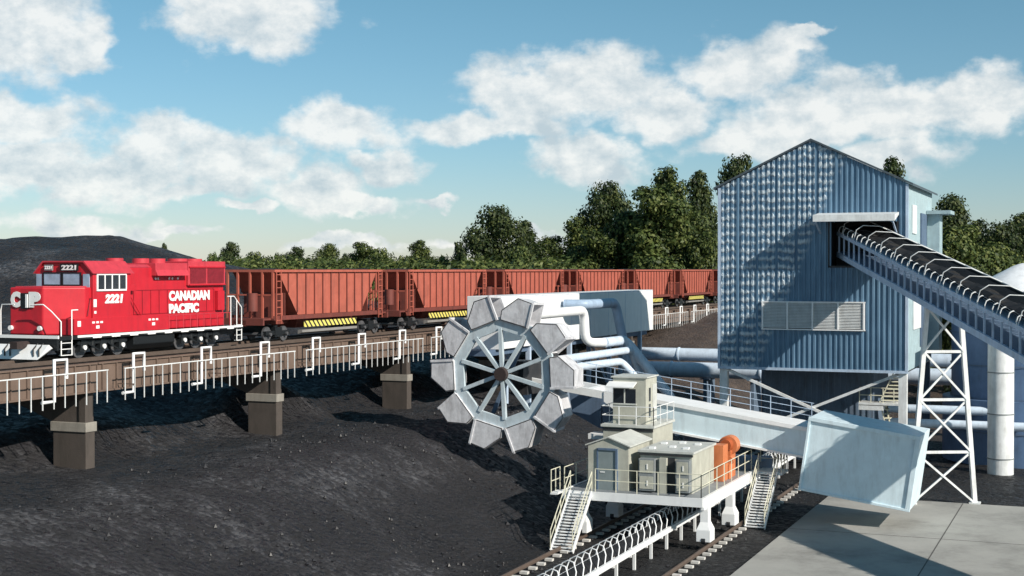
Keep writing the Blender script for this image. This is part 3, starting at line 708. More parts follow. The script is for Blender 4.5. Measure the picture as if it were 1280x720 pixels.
# container cabin with cupboards
m = MB(); m.box(-21.0,-18.4,66.3,70.4,HB,4.42); ct = m.build('equipment_cabin', M['hut'], Q, bevel=.01)
m = MB(); m.box(-21.1,-18.3,66.2,70.5,4.42,4.52); crf = m.build('cabin_roof', M['hutroof'], ct)
for x, y in ((-20.6,67),(-19.8,67.8),(-20.6,69),(-19.0,67.4),(-19.8,69.6),(-18.9,69.2)): MB().box(x-.14,x+.14,y-.14,y+.14,4.52,4.6).build('roof_vent', M['whitecl'], crf)
for x0_, x1_, y_ in ((-20.95,-20.15,65.85), (-19.1,-18.42,65.85)):
    o = MB().box(x0_,x1_,y_,66.3,HB+.1,4.15).build('cupboard', M['grey'], ct, bevel=.01)
    m = MB()
    for zz in (HB+.2, HB+.98): m.box(x0_+.06,x1_-.06,y_-.03,y_,zz,zz+.6)
    m.build('cupboard_door', M['hut'], o)
    m = MB()
    for zz in (HB+.35, HB+1.15):
        m.box((x0_+x1_)/2+.02,(x0_+x1_)/2+.06,y_-.06,y_-.03,zz,zz+.25)
    m.build('handle', M['whitecl'], o)
MB().box(-19.95,-19.25,66.26,66.3,HB,4.2).build('open_doorway', M['dark'], ct)
MB().box(-19.95,-19.6,66.0,66.24,HB,4.2).build('door_leaf', M['hut'], ct)
MB().box(-21.05,-18.35,66.22,66.3,4.28,4.36).build('eaves_strip', M['dark'], ct)
# control tower
m = MB(); m.box(-24.2,-21.5,70,73.6,HB,5.15); tw = m.build('tower_base', M['hut'], Q, bevel=.01)
m = MB(); m.box(-24.3,-21.4,69.9,73.7,5.15,5.28); m.build('tower_deck', M['hutroof'], tw)
m = MB(); m.box(-24.22,-21.48,69.97,70,4.95,5.1); m.build('tower_trim', M['dark'], tw)
cab = MB().box(-23.8,-22.0,70.4,72.3,5.28,7.68).build('control_cab', M['hut'], Q, bevel=.012)
MB().box(-23.88,-21.92,70.32,72.38,7.68,7.75).build('cab_roof', M['hutroof'], cab)
MB().prism([(-24.0,69.75,7.2),(-24.0,70.4,7.42),(-24.0,70.4,7.48),(-24.0,69.75,7.26)], (1.5,0,0)).build('awning', M['whitecl'], cab)
MB().box(-23.75,-22.55,70.37,70.4,6.35,7.1).build('window', M['glass'], cab)
m = MB(); m.box(-23.18,-23.12,70.34,70.4,6.35,7.1); m.box(-23.8,-22.5,70.34,70.4,6.28,6.35); m.build('window_frame', M['hutroof'], cab)
for z in (5.6, 6.45): MB().box(-22.0,-21.97,70.9,71.15,z,z+.7).build('slit_window', M['glass'], cab)
MB().box(-22.0,-21.96,71.5,72.2,5.3,7.3).build('cab_door', M['hutroof'], cab)
rail_run((-24.25,69.95,5.28), (-21.45,69.95,5.28), 3, par=tw, mm=M['whitecl'], h=.95); rail_run((-24.25,69.95,5.28), (-24.25,73.6,5.28), 3, par=tw, mm=M['whitecl'], h=.95); rail_run((-21.45,69.95,5.28), (-21.45,73.6,5.28), 3, par=tw, mm=M['whitecl'], h=.95)
# orange fan set
og = MB().box(-18.65,-18.0,70.75,71.7,HB,4.35).build('fan_motor_box', M['orange'], Q, bevel=.02)
fc = Vector((-18.2, 72.7, 4.15))
m = MB(); m.tube([fc+Vector((0,-.3,0)), fc+Vector((0,.45,0))], .50, 22); m.box(-18.6,-18.0,72.3,73.3,HB,4.0); m.box(-18.35,-17.95,71.8,72.4,HB,3.25)
m.tube([fc+Vector((.1,-.5,-.75)), fc+Vector((.1,-.1,-.75))], .24, 14); m.build('fan_casing', M['orange'], Q, bevel=.01)
MB().tube([fc+Vector((-.05,-.62,.05)), fc+Vector((-.05,-.28,.05))], [.3,.38], 18).build('fan_inlet', M['rustorange'], Q)

# ------------------------------------------------------------------ yard rails and yard conveyor
for x, lab in ((-17.4, 'yard rail with short white blocks running beside the concrete slab'), (-23.7, 'yard rail with short white blocks at the foot of the coal slope')):
    T = empty('yard_rail', (x, 50, 0), lab, 'rail', 'rails the reclaimer stands on')
    m = MB(); m.box(x-.035,x+.035,40,116,.16,.30); m.box(x-.08,x+.08,40,116,.14,.17); m.build('rail', M['rail'], T)
    sl_ = MB().box(x+.08,x+.44,40.2,40.45,.02,.13).build('sleeper', M['sleeper'], T)
    for i in range(1, 76): copy_part(sl_, T, (0, i*1.0, 0))
YC = empty('yard_conveyor', (-20.1, 70, 0), 'low belt conveyor with a row of white hoops, passing under the platform', 'conveyor')
for x in (-19.3, -20.3): MB().box(x-.06,x+.06,44,98,.75,1.0).build('stringer', M['whitecl'], YC)
MB().hexa([(-20.2,44,1.02),(-19.42,44,1.02),(-19.42,98,1.02),(-20.2,98,1.02),(-20.05,44,1.16),(-19.6,44,1.16),(-19.6,98,1.16),(-20.05,98,1.16)]).build('belt', M['belt'], YC)
hp = MB().tube([(-19.36,44.5,.95),(-19.34,44.6,1.35),(-19.5,44.75,1.68),(-19.75,44.8,1.74),(-20.0,44.8,1.62),(-20.12,44.75,1.3),(-20.1,44.6,.95)], .03, 6).build('hoop', M['whitecl'], YC)
for i in range(1, 60): copy_part(hp, YC, (0, i*.9, 0))
lg = MB().box(-19.36,-19.24,45,45.12,0,.76).build('leg', M['whitecl'], YC); lg2 = MB().box(-20.36,-20.24,45,45.12,0,.76).build('leg', M['whitecl'], YC)
for i in range(1, 21): copy_part(lg, YC, (0, i*2.5, 0)); copy_part(lg2, YC, (0, i*2.5, 0))

# ------------------------------------------------------------------ gallery behind the wheel
G = empty('conveyor_gallery', (-37, 96, 4), 'long white boxed conveyor gallery standing behind the bucket wheel in front of the hopper cars', 'gallery')
m = MB(); ga, gb = 84.3, 117.8; xa, xb = -36.2, -38.5
m.box(xb, xa, ga, gb, 8.13, 11.57)
m.build('casing', M['whitecl'], G, bevel=.02)
MB().box(xb+.2, xa-.3, 83, 117, 7.75, 8.13).build('belt_tray', M['panelblue'], G)
m = MB()
for k in range(8): m.box(xa, xa+.012, 85+k*4.2, 85.03+k*4.2, 8.15, 11.5)
m.box(xa, xa+.014, 82.1, 117.7, 11.5, 11.53)
m.build('panel_seam', M['steel'], G)
for y in (90, 98, 107, 115):
    m = MB()
    for x in (-36.5, -38.2): m.bar((x, y, 2.5), (x, y, 8.13), .3)
    m.bar((-36.5,y,4), (-38.2,y,7.9), .15); m.build('support', M['steel'], G)
# pipework
def pipe(pts, r_, mm, lab, grp=None, fl=()):
    m = MB()
    # round the corners
    P_ = [Vector(p) for p in pts]; out = [P_[0]]
    for i in range(1, len(P_)-1):
        a, b, c_ = P_[i-1], P_[i], P_[i+1]; k = min(r_*2.2, (a-b).length*.45, (c_-b).length*.45)
        p, q = b+(a-b).normalized()*k, b+(c_-b).normalized()*k
        for t in (0,.25,.5,.75,1): out.append(p*(1-t)**2 + b*2*t*(1-t) + q*t*t)
    out.append(P_[-1]); m.tube(out, r_, 18)
    o = empty('pipe', P_[0], lab, 'pipe', grp); m.build('pipe_run', mm, o)
    for t in fl:
        f_ = MB()
        a, b = P_[t[0]], P_[t[0]+1]; c_ = a.lerp(b, t[1]); d = (b-a).normalized(); f_.tube([c_-d*.06, c_+d*.06], r_*1.13, 18)
        f_.build('flange', mm, o)
    return o
GP = 'pipes beside the conveyor gallery'
pipe([(-33.9,80,10.4),(-33.9,93.9,10.45),(-33.8,94.0,8.15),(-32.7,95.0,8.15)], .33, M['whitecl'], 'white pipe running along the gallery and bending straight down beside the wheel')
pipe([(-36.0,95.6,10.8),(-34.4,95.8,10.8),(-34.4,102.3,10.8),(-33.8,103.0,7.0),(-33.6,103.2,4.5)], .36, M['pipedk'], 'dull blue pipe bending down in front of the shaded part of the gallery')
pipe([(-32.75,94.95,8.15),(-32.5,99.0,8.15),(-28.9,99.0,3.9),(-28.4,99.0,1.4)], .36, M['pipe'], 'topmost of the three blue grey pipes, levelling out then slanting down to the right')
pipe([(-32.0,83,7.6),(-32.0,98.8,7.45),(-31.4,99.8,5.0),(-31.2,100,2.0)], .27, M['pipe'], 'middle of the three blue grey pipes, ending under the topmost one')
pipe([(-31.5,82,7.1),(-31.5,95.0,6.85),(-29.6,95.0,4.9),(-28.6,95,2.4)], .27, M['pipe'], 'lowest of the three blue grey pipes, slanting down behind the control cab')
pipe([(-38.0,118,6.03),(-4.0,118,6.03)], .55, M['pipe'], 'upper of the two thick horizontal pipes passing behind the blue building', None, [(0,.12),(0,.3),(0,.55),(0,.8)])
pipe([(-37.4,116.2,4.86),(-4.0,116.2,4.86)], .65, M['pipe'], 'lower of the two thick horizontal pipes passing behind the blue building', None, [(0,.1),(0,.33),(0,.6),(0,.83)])
pipe([(-14,101,3.7),(-5,101.2,3.7)], .3, M['pipe'], 'upper thin horizontal pipe seen through the trestle', None)
pipe([(-14,99.8,2.85),(-5,100,2.85)], .3, M['pipe'], 'lower thin horizontal pipe seen through the trestle', None)
for x in (-31, -27):
    o = MB().box(x-.15,x+.15,115.6,118.3,0,4.15); o.box(x-.4,x+.4,115.4,118.5,4.13,4.2); 
    tag(o.build('pipe_support', M['encl']), 'steel pipe support under the two thick pipes, %s' % ('nearer the gallery' if x == -31 else 'nearer the blue building'), 'pipe support')
# bent posts keep the slanted pipes up
# ------------------------------------------------------------------ silo and riser column on the right
S = empty('storage_silo', (-5.4, 106, 0), 'big round blue silo with a white conical roof at the right edge', 'silo')
MB().tube([(-5.4,106,0),(-5.4,106,4.4)], 5.5, 48).build('base_ring', M['silo'], S)
MB().tube([(-5.4,106,4.4),(-5.4,106,11.1)], 4.9, 48).build('shell', M['silo'], S)
m = MB(); m.tube([(-5.4,106,11.1),(-5.4,106,11.25),(-5.4,106,13.6),(-5.4,106,13.75)], [5.1,5.1,.7,.2], 48); m.build('cone_roof', M['whitewash'], S)
m = MB()
for z in (2.2, 4.45, 6.7, 8.9): m.tube([(-5.4,106,z),(-5.4,106,z+.08)], 4.98 if z > 4.4 else 5.56, 48, cap=False)
m.build('hoop_band', M['panelblue'], S)
Cc = empty('riser_column', (-6.4, 97.5, 0), 'thick white banded vertical duct standing in front of the round silo', 'duct')
MB().tube([(-6.4,97.5,0),(-6.4,97.5,9.9)], .82, 28).build('duct', M['white'], Cc)
m = MB()
for z in (1.0, 3.9, 6.6, 9.2): m.tube([(-6.4,97.5,z),(-6.4,97.5,z+.07)], .85, 28)
m.build('band', M['grey'], Cc)
m = MB(); m.tube([(-6.4,97.5,9.9),(-6.4,97.5,10.4),(-5.6,101.4,10.8)], .8, 24); m.build('elbow', M['white'], Cc)
# ------------------------------------------------------------------ railway bridge
YB0, YB1 = 34.6, 173
# the bridge and everything fixed to it
BR = empty('railway_bridge', (-43.9, 49.9, 4), 'long brown steel girder railway bridge with white railings, carrying the red train', 'bridge')
PY = [49.9 + 15.4*i for i in range(-1, 8)]
for i, y in enumerate(PY):
    ya, yb = y+.6, y+15.4+.6
    for x in (-41.0, -46.9):
        m = MB(); s = 1 if x > -44 else -1
        m.box(x-.06, x+.06, ya+.04, yb-.04, 8.0, 9.15)
        m.box(x-.14, x+.14, ya+.04, yb-.04, 9.15, 9.22); m.box(x-.22, x+.16, ya+.04, yb-.04, 7.93, 8.0)
        for k in range(16): 
            yy = ya+.3+k*.97; m.box(x+.06*s, x+.14*s, yy, yy+.05, 8.0, 9.15) if s > 0 else m.box(x-.14, x-.06, yy, yy+.05, 8.0, 9.15)
        m.build('girder', M['girder'], BR)
m = MB(); m.box(-46.8,-41.1, YB0, YB1, 8.6, 8.95); m.build('bridge_deck', M['black'], BR)
tk = MB()
for x in (-42.95, -44.45): tk.box(x-.04,x+.04,YB0,260,9.14,9.3); tk.box(x-.08,x+.08,YB0,260,9.12,9.16)
tk = tk.build('track', M['rail'], BR)
m = MB(); y = YB0
while y < 172: m.box(-45.2,-42.2,y,y+.24,8.96,9.12); y += .62
m.build('timber_ties', M['tie'], tk)
for i, y in enumerate(PY):
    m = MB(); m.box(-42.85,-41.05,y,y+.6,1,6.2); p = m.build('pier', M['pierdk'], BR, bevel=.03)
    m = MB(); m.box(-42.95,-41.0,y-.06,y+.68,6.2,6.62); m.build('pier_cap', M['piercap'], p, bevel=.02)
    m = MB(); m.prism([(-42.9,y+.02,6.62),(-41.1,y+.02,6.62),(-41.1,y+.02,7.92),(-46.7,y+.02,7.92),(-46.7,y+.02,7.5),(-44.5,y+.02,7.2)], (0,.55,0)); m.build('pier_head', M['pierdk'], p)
# railings: one panel per span with its own balusters
pan = None
for i, y in enumerate(PY):
    if pan is None:
        pan = MB().bar((-40.0,y+1.3,8.95),(-40.0,y+15.6,8.95),.045).build('railing', M['white'], BR)
        bal = MB().bar((-40.0,y+1.35,7.55),(-40.0,y+1.35,8.95),.036).build('baluster', M['white'], pan)
        for k in range(1, 22): copy_part(bal, pan, (0, k*.675, 0))
        MB().bar((-40.0,y+2,8.2),(-41.0,y+2,8.2),.05).bar((-40.0,y+9,8.2),(-41.0,y+9,8.2),.05).build('bracket', M['girder'], pan)
    else:
        copy_tree(pan, (0, 15.4*i, 0), BR)
def hoop(y):
    m = MB(); r_ = .075
    m.tube([(-40.1,y+.75,8.75),(-40.1,y+.75,9.55),(-40.1,y,9.55),(-40.1,y,7.85),(-40.1,y-.75,7.85)], r_, 8); return m
h0 = hoop(36.45).build('hooped_pipe_post', M['whitecl'], BR)
for k in range(1, 26): copy_part(h0, BR, (0, 5.17*k, 0))

# ------------------------------------------------------------------ hopper cars
def wheelset(m, x, y, z, r_=.42): m.tube([(x,y,z),(x+.12,y,z)], r_, 18)
def make_hopper():
    y0, L_ = 67.1, 12.6; y1 = y0+L_
    H = empty('hopper_car', (-43.9, y0, 9.3), 'x', 'hopper car', 'hopper cars of the train')
    xs, xf = -42.4, -45.4
    m = MB()
    # side sheets: wide at the top, sloping ends
    for x, s in ((xs, 1), (xf, -1)):
        m.prism([(x,y0+.55,13.2),(x,y1-.55,13.2),(x,y1-2.6,10.75),(x,y0+2.6,10.75)], (-.06*s,0,0))
    # slope sheets
    for a, b in ((y0+.55, y0+2.6), (y1-.55, y1-2.6)):
        m.add([(xs,a,13.2),(xf,a,13.2),(xf,b,10.75),(xs,b,10.75)], [(0,1,2,3)])
        m.add([(xs,a+.04,13.2),(xf,a+.04,13.2),(xf,b+.04,10.75),(xs,b+.04,10.75)], [(0,1,2,3)])
    body = m.build('body', M['hopper'], H)
    m = MB(); m2 = MB()
    n = 12
    for i in range(n+1):
        y = y0+.6+(L_-1.2)*i/n
        zb = 10.75
        if y < y0+2.6: zb = 13.2-(y-y0-.55)/2.05*2.45
        if y > y1-2.6: zb = 13.2-(y1-.55-y)/2.05*2.45
        if zb < 13.0:
            m.box(xs, xs+.07, y-.028, y+.028, zb, 13.16); m2.box(xf-.07, xf, y-.028, y+.028, zb, 13.16)
    m.build('side_stakes', M['hopdark'], body); m2.build('side_stakes', M['hopdark'], body)
    m = MB(); 
    m.box(xs-.05,xs+.13,y0,y1,13.16,13.3); m.box(xf-.13,xf+.05,y0,y1,13.16,13.3)
    m.box(xf+.05,xs-.05,y0,y0+.14,13.16,13.3); m.box(xf+.05,xs-.05,y1-.14,y1,13.16,13.3)
    m.build('top_rail', M['hopper'], body)
    m = MB()
    for x in (xs+.02, xf-.02): 
        m.box(x-.08,x+.08,y0,y1,10.5,10.74)
    m.box(xf+.1,xs-.1,y0-.9,y0+1.9,10.52,10.62); m.box(xf+.1,xs-.1,y1-1.9,y1+.9,10.52,10.62)
    m.box(-44.3,-43.5,y0-1.0,y1+1.0,10.2,10.51)
    m.box(xf,xs,y0-1.0,y0-.85,10.25,10.62); m.box(xf,xs,y1+.85,y1+1.0,10.25,10.62)
    m.build('sill', M['hopdark'], H)
    for ya, yb in ((y0+.05, y0-.8), (y1-.05, y1+.8)):
        m = MB()
        for x in (xs-.02, xf+.02): m.bar((x,ya,10.6),(x,ya,13.2),.12); m.bar((x,ya+(.9 if ya<y0+1 else -.9),10.6),(x,ya+(.9 if ya<y0+1 else -.9),12.0),.08)
        for x in (-43.1,-43.9,-44.7): m.bar((x,ya,10.6),(x,ya,13.2),.11)
        m.bar((xs,ya,11.9),(xf,ya,11.9),.08)
        m.build('end_posts', M['hopper'], H)
    for yy in (y0+1.5, y1-1.5): MB().box(xf+.15,xs-.15,yy-.03,yy+.03,10.62,12.0).build('bulkhead', M['hopdark'], H)
    m = MB(); m.tube([(-43.5,y0-.35,11.0),(-43.5,y0-.35,12.0)], .3, 12); 
    m.build('brake_gear', M['hopdark'], H)
    for ya in (y0+.12, y1-.6):
        m = MB()
        for yy in (ya, ya+.48): m.bar((xs+.16,yy,10.3),(xs+.16,yy,13.2),.05)
        for k in range(8): m.bar((xs+.16,ya,10.5+k*.36),(xs+.16,ya+.48,10.5+k*.36),.04)
        m.build('ladder', M['hopper'], H)
    m = MB()                                     # hopper bottoms
    for k in range(3):
        a = y0+3.0+k*2.3; m.hexa([(-44.6,a+.6,9.95),(-43.2,a+.6,9.95),(-43.2,a+1.5,9.95),(-44.6,a+1.5,9.95),(-45.2,a,10.76),(-42.6,a,10.76),(-42.6,a+2.2,10.76),(-45.2,a+2.2,10.76)])
    m.build('discharge_hoppers', M['hopdark'], H)
    MB().box(xs-.02,xs+.02,y0+3.3,y1-3.2,10.02,10.36).build('hazard_strip', M['stripes'], H)
    m = MB(); m.prism([(xs-.3,y0+3.1,9.62),(xs,y0+3.1,9.72),(xs,y0+3.1,9.86),(xs-.3,y0+3.1,9.86)], (0,L_-6.2,0)); m.build('side_trough', M['trough'], H)
    for yc in (y0+.9, y1-.9):
        m = MB(); m.box(xs-.42,xs-.22,yc-1.25,yc+1.25,9.68,9.9); m.box(xs-.45,xs-.2,yc-.35,yc+.35,9.55,10.1); m.box(xf+.22,xf+.42,yc-1.25,yc+1.25,9.68,9.9)
        m.box(xf+.4,xs-.4,yc-.2,yc+.2,9.7,10.2)
        bg_ = m.build('bogie', M['black'], H)
        for yy in (yc-.85, yc+.85):
            m = MB(); wheelset(m, xs-.52, yy, 9.72); wheelset(m, xf+.4, yy, 9.72); m.tube([(xf+.4,yy,9.72),(xs-.14,yy,9.72)], .1, 10); m.build('wheelset', M['wheel'], bg_)
    m = MB(); nseg = 16; random.seed(3)
    rows = []
    for i in range(nseg+1):
        y = y0+.5+(L_-1.0)*i/nseg; rows.append([(xs-.1-(xs-xf-.2)*k/4, y, 13.05+ (.28 if 0<k<4 else 0)*(.6+.4*math.sin(i*.9)) + random.uniform(0,.06)) for k in range(5)])
    vs_ = [p for r_ in rows for p in r_]; fs = [(i*5+k, i*5+k+1, (i+1)*5+k+1, (i+1)*5+k) for i in range(nseg) for k in range(4)]
    m.add(vs_, fs, True); m.build('coal_load', M['belt'], H)
    return H
hop = make_hopper()
ORD = ['first rust red hopper car, coupled straight behind the locomotive','second rust red hopper car from the locomotive, in front of low trees','third rust red hopper car from the locomotive, above the left end of the white gallery',
       'fourth rust red hopper car from the locomotive, above the middle of the white gallery','fifth rust red hopper car from the locomotive, above the right part of the white gallery',
       'sixth rust red hopper car from the locomotive, at the right end of the white gallery','seventh rust red hopper car from the locomotive, meeting the left wall of the blue building']
for i, lab in enumerate(ORD):
    o = hop if i == 0 else copy_tree(hop, (0, 16.2*i, 0)); o['label'] = lab

# ------------------------------------------------------------------ locomotive
LO = empty('locomotive', (-44.0, 57, 9.3), 'bright red diesel locomotive numbered 2221 with white lettering at the head of the train', 'locomotive')
SN, SF = -42.4, -45.75
m = MB(); m.box(SF,SN,50.1,64.4,10.18,10.36); MB_ = m.build('deck', M['black'], LO)
m = MB(); m.box(SN,SN+.03,51.3,64.4,10.26,10.36); m.box(SF,SN,50.02,50.1,10.26,10.40)
m.build('deck_edge_stripe', M['letter'], MB_)
for i in range(9): MB().box(SN+.03,SN+.05,52.3+i*1.33,52.9+i*1.33,10.2,10.34).build('reflector', M['letter'], MB_)
# nose
m = MB(); z0, z1 = 10.38, 12.5
pl = [(-45.6,50.6),(-43.75,50.6),(-42.55,52.0),(-42.55,52.6),(-45.65,52.6)]
m.prism([(x,y,z0) for x,y in pl], (0,0,z1-z0)); nose = m.build('nose', M['red'], LO, bevel=.06)
MB().prism([(x*1,y,z1+.003) for x,y in [(-45.45,50.8),(-43.9,50.8),(-42.75,52.1),(-42.75,52.5),(-45.5,52.5)]], (0,0,.05)).build('nose_top', M['redtop'], nose)
MB().box(-44.92,-44.5,50.53,50.6,11.55,12.25).build('nose_door_window', M['black'], nose)
MB().box(-44.62,-44.5,50.49,50.53,11.6,12.2).build('door_light_bar', M['letter'], nose)
text_mesh('lettering', 'C', M['letter'], nose, (-45.5,50.55,11.68), (1,0,0), (0,0,1), .82, .07, width=.56)
text_mesh('lettering', 'P', M['letter'], nose, (-44.47,50.55,11.68), (1,0,0), (0,0,1), .82, .07, width=.66)
for x in (-45.5,-43.85): MB().tube([(x,50.62,10.68),(x,50.48,10.68)], .11, 14).build('headlight', M['letter'], nose)
# pilot, plough, coupler
m = MB(); m.box(SF,SN,49.95,50.1,9.75,10.2); m.build('pilot_plate', M['black'], LO)
m = MB(); m.prism([(SF+.1,49.8,10.0),(SN-.35,49.8,10.0),(SN-.15,49.8,9.85),(SN-.7,49.5,9.36),(SF+.1,49.5,9.36)], (0,.06,0)); 
m.build('snow_plough', M['whitecl'], LO)
m = MB(); m.tube([(-44.05,50.0,9.98),(-44.05,49.35,9.98)], .17, 12); m.box(-44.25,-43.85,49.1,49.5,9.82,10.14); m.build('coupler', M['hub'], LO)
for x in (-45.0,-44.7,-43.4,-43.1): MB().tube([(x,49.9,10.05),(x,49.6,9.8),(x+.05,49.55,9.5)], .035, 6).build('brake_hose', M['black'], LO)
# cab
cz0, cz1 = 10.38, 13.3
m = MB()
prof_ = [(-45.7,cz0),(-42.42,cz0),(-42.42,13.15),(-42.9,13.62),(-45.2,13.62),(-45.7,13.15)]
m.prism([(x,52.4,z) for x,z in prof_], (0,2.7,0)); cabb = m.build('cab', M['red'], LO, bevel=.03)
m = MB(); m.prism([(x,52.3,z) for x,z in [(-45.78,13.12),(-45.72,13.12),(-45.2,13.63),(-42.9,13.63),(-42.38,13.12),(-42.32,13.12),(-42.87,13.7),(-45.23,13.7)]], (0,2.95,0)); m.build('cab_roof', M['redtop'], cabb)
for xa_, xb_ in ((-45.15,-44.2),(-44.05,-43.1)):
    o = MB().box(xa_,xb_,52.33,52.4,12.62,13.12).build('windscreen', M['skyglass'], cabb)
    f = MB(); f.box(xa_-.06,xb_+.06,52.31,52.36,12.56,12.62); f.box(xa_-.06,xb_+.06,52.31,52.36,13.12,13.18); f.box(xa_-.06,xa_,52.31,52.36,12.62,13.12); f.box(xb_,xb_+.06,52.31,52.36,12.62,13.12); f.build('window_frame', M['black'], o)
for xa_, xb_ in ((-45.62,-45.3),(-42.95,-42.6)):
    MB().box(xa_,xb_,52.35,52.39,12.45,13.1).build('front_side_window', M['skyglass'], cabb)
nb = MB().box(-44.2,-43.2,52.28,52.36,13.24,13.56).build('number_board', M['black'], cabb)
text_mesh('board_number', '2221', M['letter'], nb, (-44.1,52.27,13.29), (1,0,0), (0,0,1), .3, .012, width=.82)
nb = MB().box(-45.1,-44.65,52.28,52.36,13.26,13.52).build('number_board', M['grey'], cabb)
text_mesh('board_number', '2221', M['letter'], nb, (-45.07,52.27,13.32), (1,0,0), (0,0,1), .2, .006, width=.39)
# side windows: four panes in white frames
wf = MB(); wf.box(-42.42,-42.36,52.62,54.72,12.32,12.40); wf.box(-42.42,-42.36,52.62,54.72,13.05,13.12)
for y in (52.62,53.13,53.64,54.15,54.66): wf.box(-42.42,-42.355,y,y+.07,12.40,13.05)
wf = wf.build('side_window', M['letter'], cabb)
for i in range(4): MB().box(-42.42,-42.38,52.69+.51*i,53.13+.51*i,12.4,13.05).build('pane', M['glass'], wf)
text_mesh('cab_number', '2221', M['letter'], cabb, (-42.41,53.2,11.78), (0,1,0), (0,0,1), .52, .03, width=1.3, shear=.15)
m = MB(); m.box(-42.44,-42.40,52.42,52.62,11.6,11.95); m.box(-42.44,-42.4,52.46,52.6,11.3,11.42); m.build('notice_plate', M['letter'], cabb)
# side battery boxes / steps in front of the hood
m = MB(); m.box(-42.56,-42.40,52.45,58.0,10.38,11.12); m.prism([(-43.2,51.1,10.38),(-42.4,51.1,10.38),(-42.4,52.45,10.38),(-42.56,52.45,10.38)], (0,0,.72)); m.box(SF,SF+.15,52,58.0,10.38,11.12); sk = m.build('side_box', M['red'], LO, bevel=.015)
m = MB()
for y0_ in (52.3, 56.4):
    for k in range(3): m.box(-42.40,-42.39,y0_+k*.28,y0_+.18+k*.28,10.86,10.95)
    m.box(-42.40,-42.39,y0_+.27,y0_+.5,10.62,10.76)
m.box(-42.40,-42.385,51.3,51.52,10.75,11.0)
m.build('stencil_marks', M['letter'], sk)
# long hood
m = MB(); m.box(-45.15,-42.9,55.1,63.4,10.38,13.4); hood = m.build('long_hood', M['red'], LO, bevel=.04)
m = MB(); m.prism([(-45.15,y_,13.4) for y_ in ()] or [(-45.15,55.1,13.4),(-42.9,55.1,13.4),(-43.15,55.1,13.55),(-44.9,55.1,13.55)], (0,8.3,0)); m.build('hood_top', M['redtop'], hood)
m = MB(); m.box(-45.4,-42.65,57.3,59.9,13.0,13.62); m.prism([(-42.65,57.3,13.0),(-42.65,57.3,13.3),(-42.5,57.3,13.0)], (0,2.6,0)); m.build('air_filter_box', M['redtop'], hood, bevel=.02)
m = MB(); m.box(-45.3,-42.75,60.1,63.35,12.5,13.72); rb = m.build('radiator_housing', M['redtop'], hood, bevel=.02)
m = MB()
for a, b in ((60.25,61.6),(61.75,63.2)):
    m.box(-42.75,-42.73,a,b,12.6,13.4)
m.build('radiator_grille', M['redgrille'], rb)
m = MB(); m.box(-42.75,-42.69,60.15,63.3,12.5,12.56); m.box(-42.75,-42.69,60.15,63.3,13.4,13.46); m.build('grille_frame', M['red'], rb)
for y in (60.9, 62.2): MB().tube([(-44.0,y,13.72),(-44.0,y,13.86)], .5, 22).build('radiator_fan', M['redtop'], rb)
for y in (55.9, 57.9, 59.2): MB().tube([(-44.0,y,13.5),(-44.0,y,13.85)], .42, 22).build('exhaust_stack', M['redtop'], hood)
m = MB()
for y in (57.6,57.8,58.7,58.95,59.4): m.tube([(-42.91,y,12.86),(-42.87,y,12.86)], .06, 10)
m.build('marker_light', M['letter'], hood)
m = MB()
for i in range(7): a = 56.0+i*.62; 
for i in range(11):
    a = 55.9+i*.66; m.box(-42.9,-42.875,a,a+.02,11.15,12.3)
for z in (11.15,12.3): m.box(-42.9,-42.875,55.9,62.5,z,z+.02)
m.build('door_seams', M['redgrille'], hood)
m = MB(); m.box(-42.9,-42.6,55.3,55.75,12.3,12.6); m.tube([(-42.8,55.5,12.1),(-42.7,55.8,11.6),(-42.75,56.3,11.1)], .03, 6); m.build('side_pipe', M['red'], hood); MB().box(-42.9,-42.7,62.6,63.2,11.2,12.2).build('side_locker', M['red'], hood)
text_mesh('lettering', 'CANADIAN', M['letter'], hood, (-42.87,58.65,11.78), (0,1,0), (0,0,1), .62, .035, width=3.45)
text_mesh('lettering', 'PACIFIC', M['letter'], hood, (-42.87,58.65,11.17), (0,1,0), (0,0,1), .58, .035, width=2.5)
# handrails
def lrail(pts, mm=M['letter'], nm='handrail', r_=.03):
    return MB().tube(pts, r_, 6).build(nm, mm, LO)
lrail([(-43.6,50.15,11.75),(-43.3,50.15,11.75),(-42.9,50.2,11.45),(-42.46,50.3,11.0),(-42.46,50.3,9.5)])
lrail([(-44.9,50.12,11.75),(-45.6,50.12,11.75),(-45.68,50.12,11.5),(-45.68,50.12,10.4)])
lrail([(-43.6,50.15,11.75),(-44.05,50.15,11.72)])
lrail([(-42.42,51.35,11.5),(-42.42,50.95,11.5),(-42.42,50.95,9.5)])
m = MB()
for k in range(4): m.box(-42.6,-42.42,50.32,50.93,9.5+k*.27,9.53+k*.27)
m.build('step_ladder', M['letter'], LO)
m = MB()
for i in range(10):
    y = 58.1+i*.58; m.tube([(-42.45,y,10.38),(-42.45,y,11.05)], .018, 6)
m.tube([(-42.45,57.9,11.05),(-42.45,63.4,11.05)], .018, 6); m.build('walkway_rail', M['redtop'], LO)
m = MB()
m.tube([(-42.5,52.1,11.2),(-42.5,52.3,12.0),(-42.5,52.6,12.0)], .025, 6); m.build('grab_iron', M['redgrille'], LO)
lrail([(-42.45,63.1,11.9),(-42.45,63.7,11.9),(-42.45,64.4,11.3),(-42.45,64.4,9.55)])
lrail([(-42.45,63.95,11.7),(-42.45,63.95,9.55)])
lrail([(-42.45,63.4,11.9),(-42.45,63.4,10.3)])
m = MB()
for k in range(4): m.box(-42.6,-42.43,63.95,64.4,9.55+k*.27,9.58+k*.27)
m.build('step_ladder', M['letter'], LO)
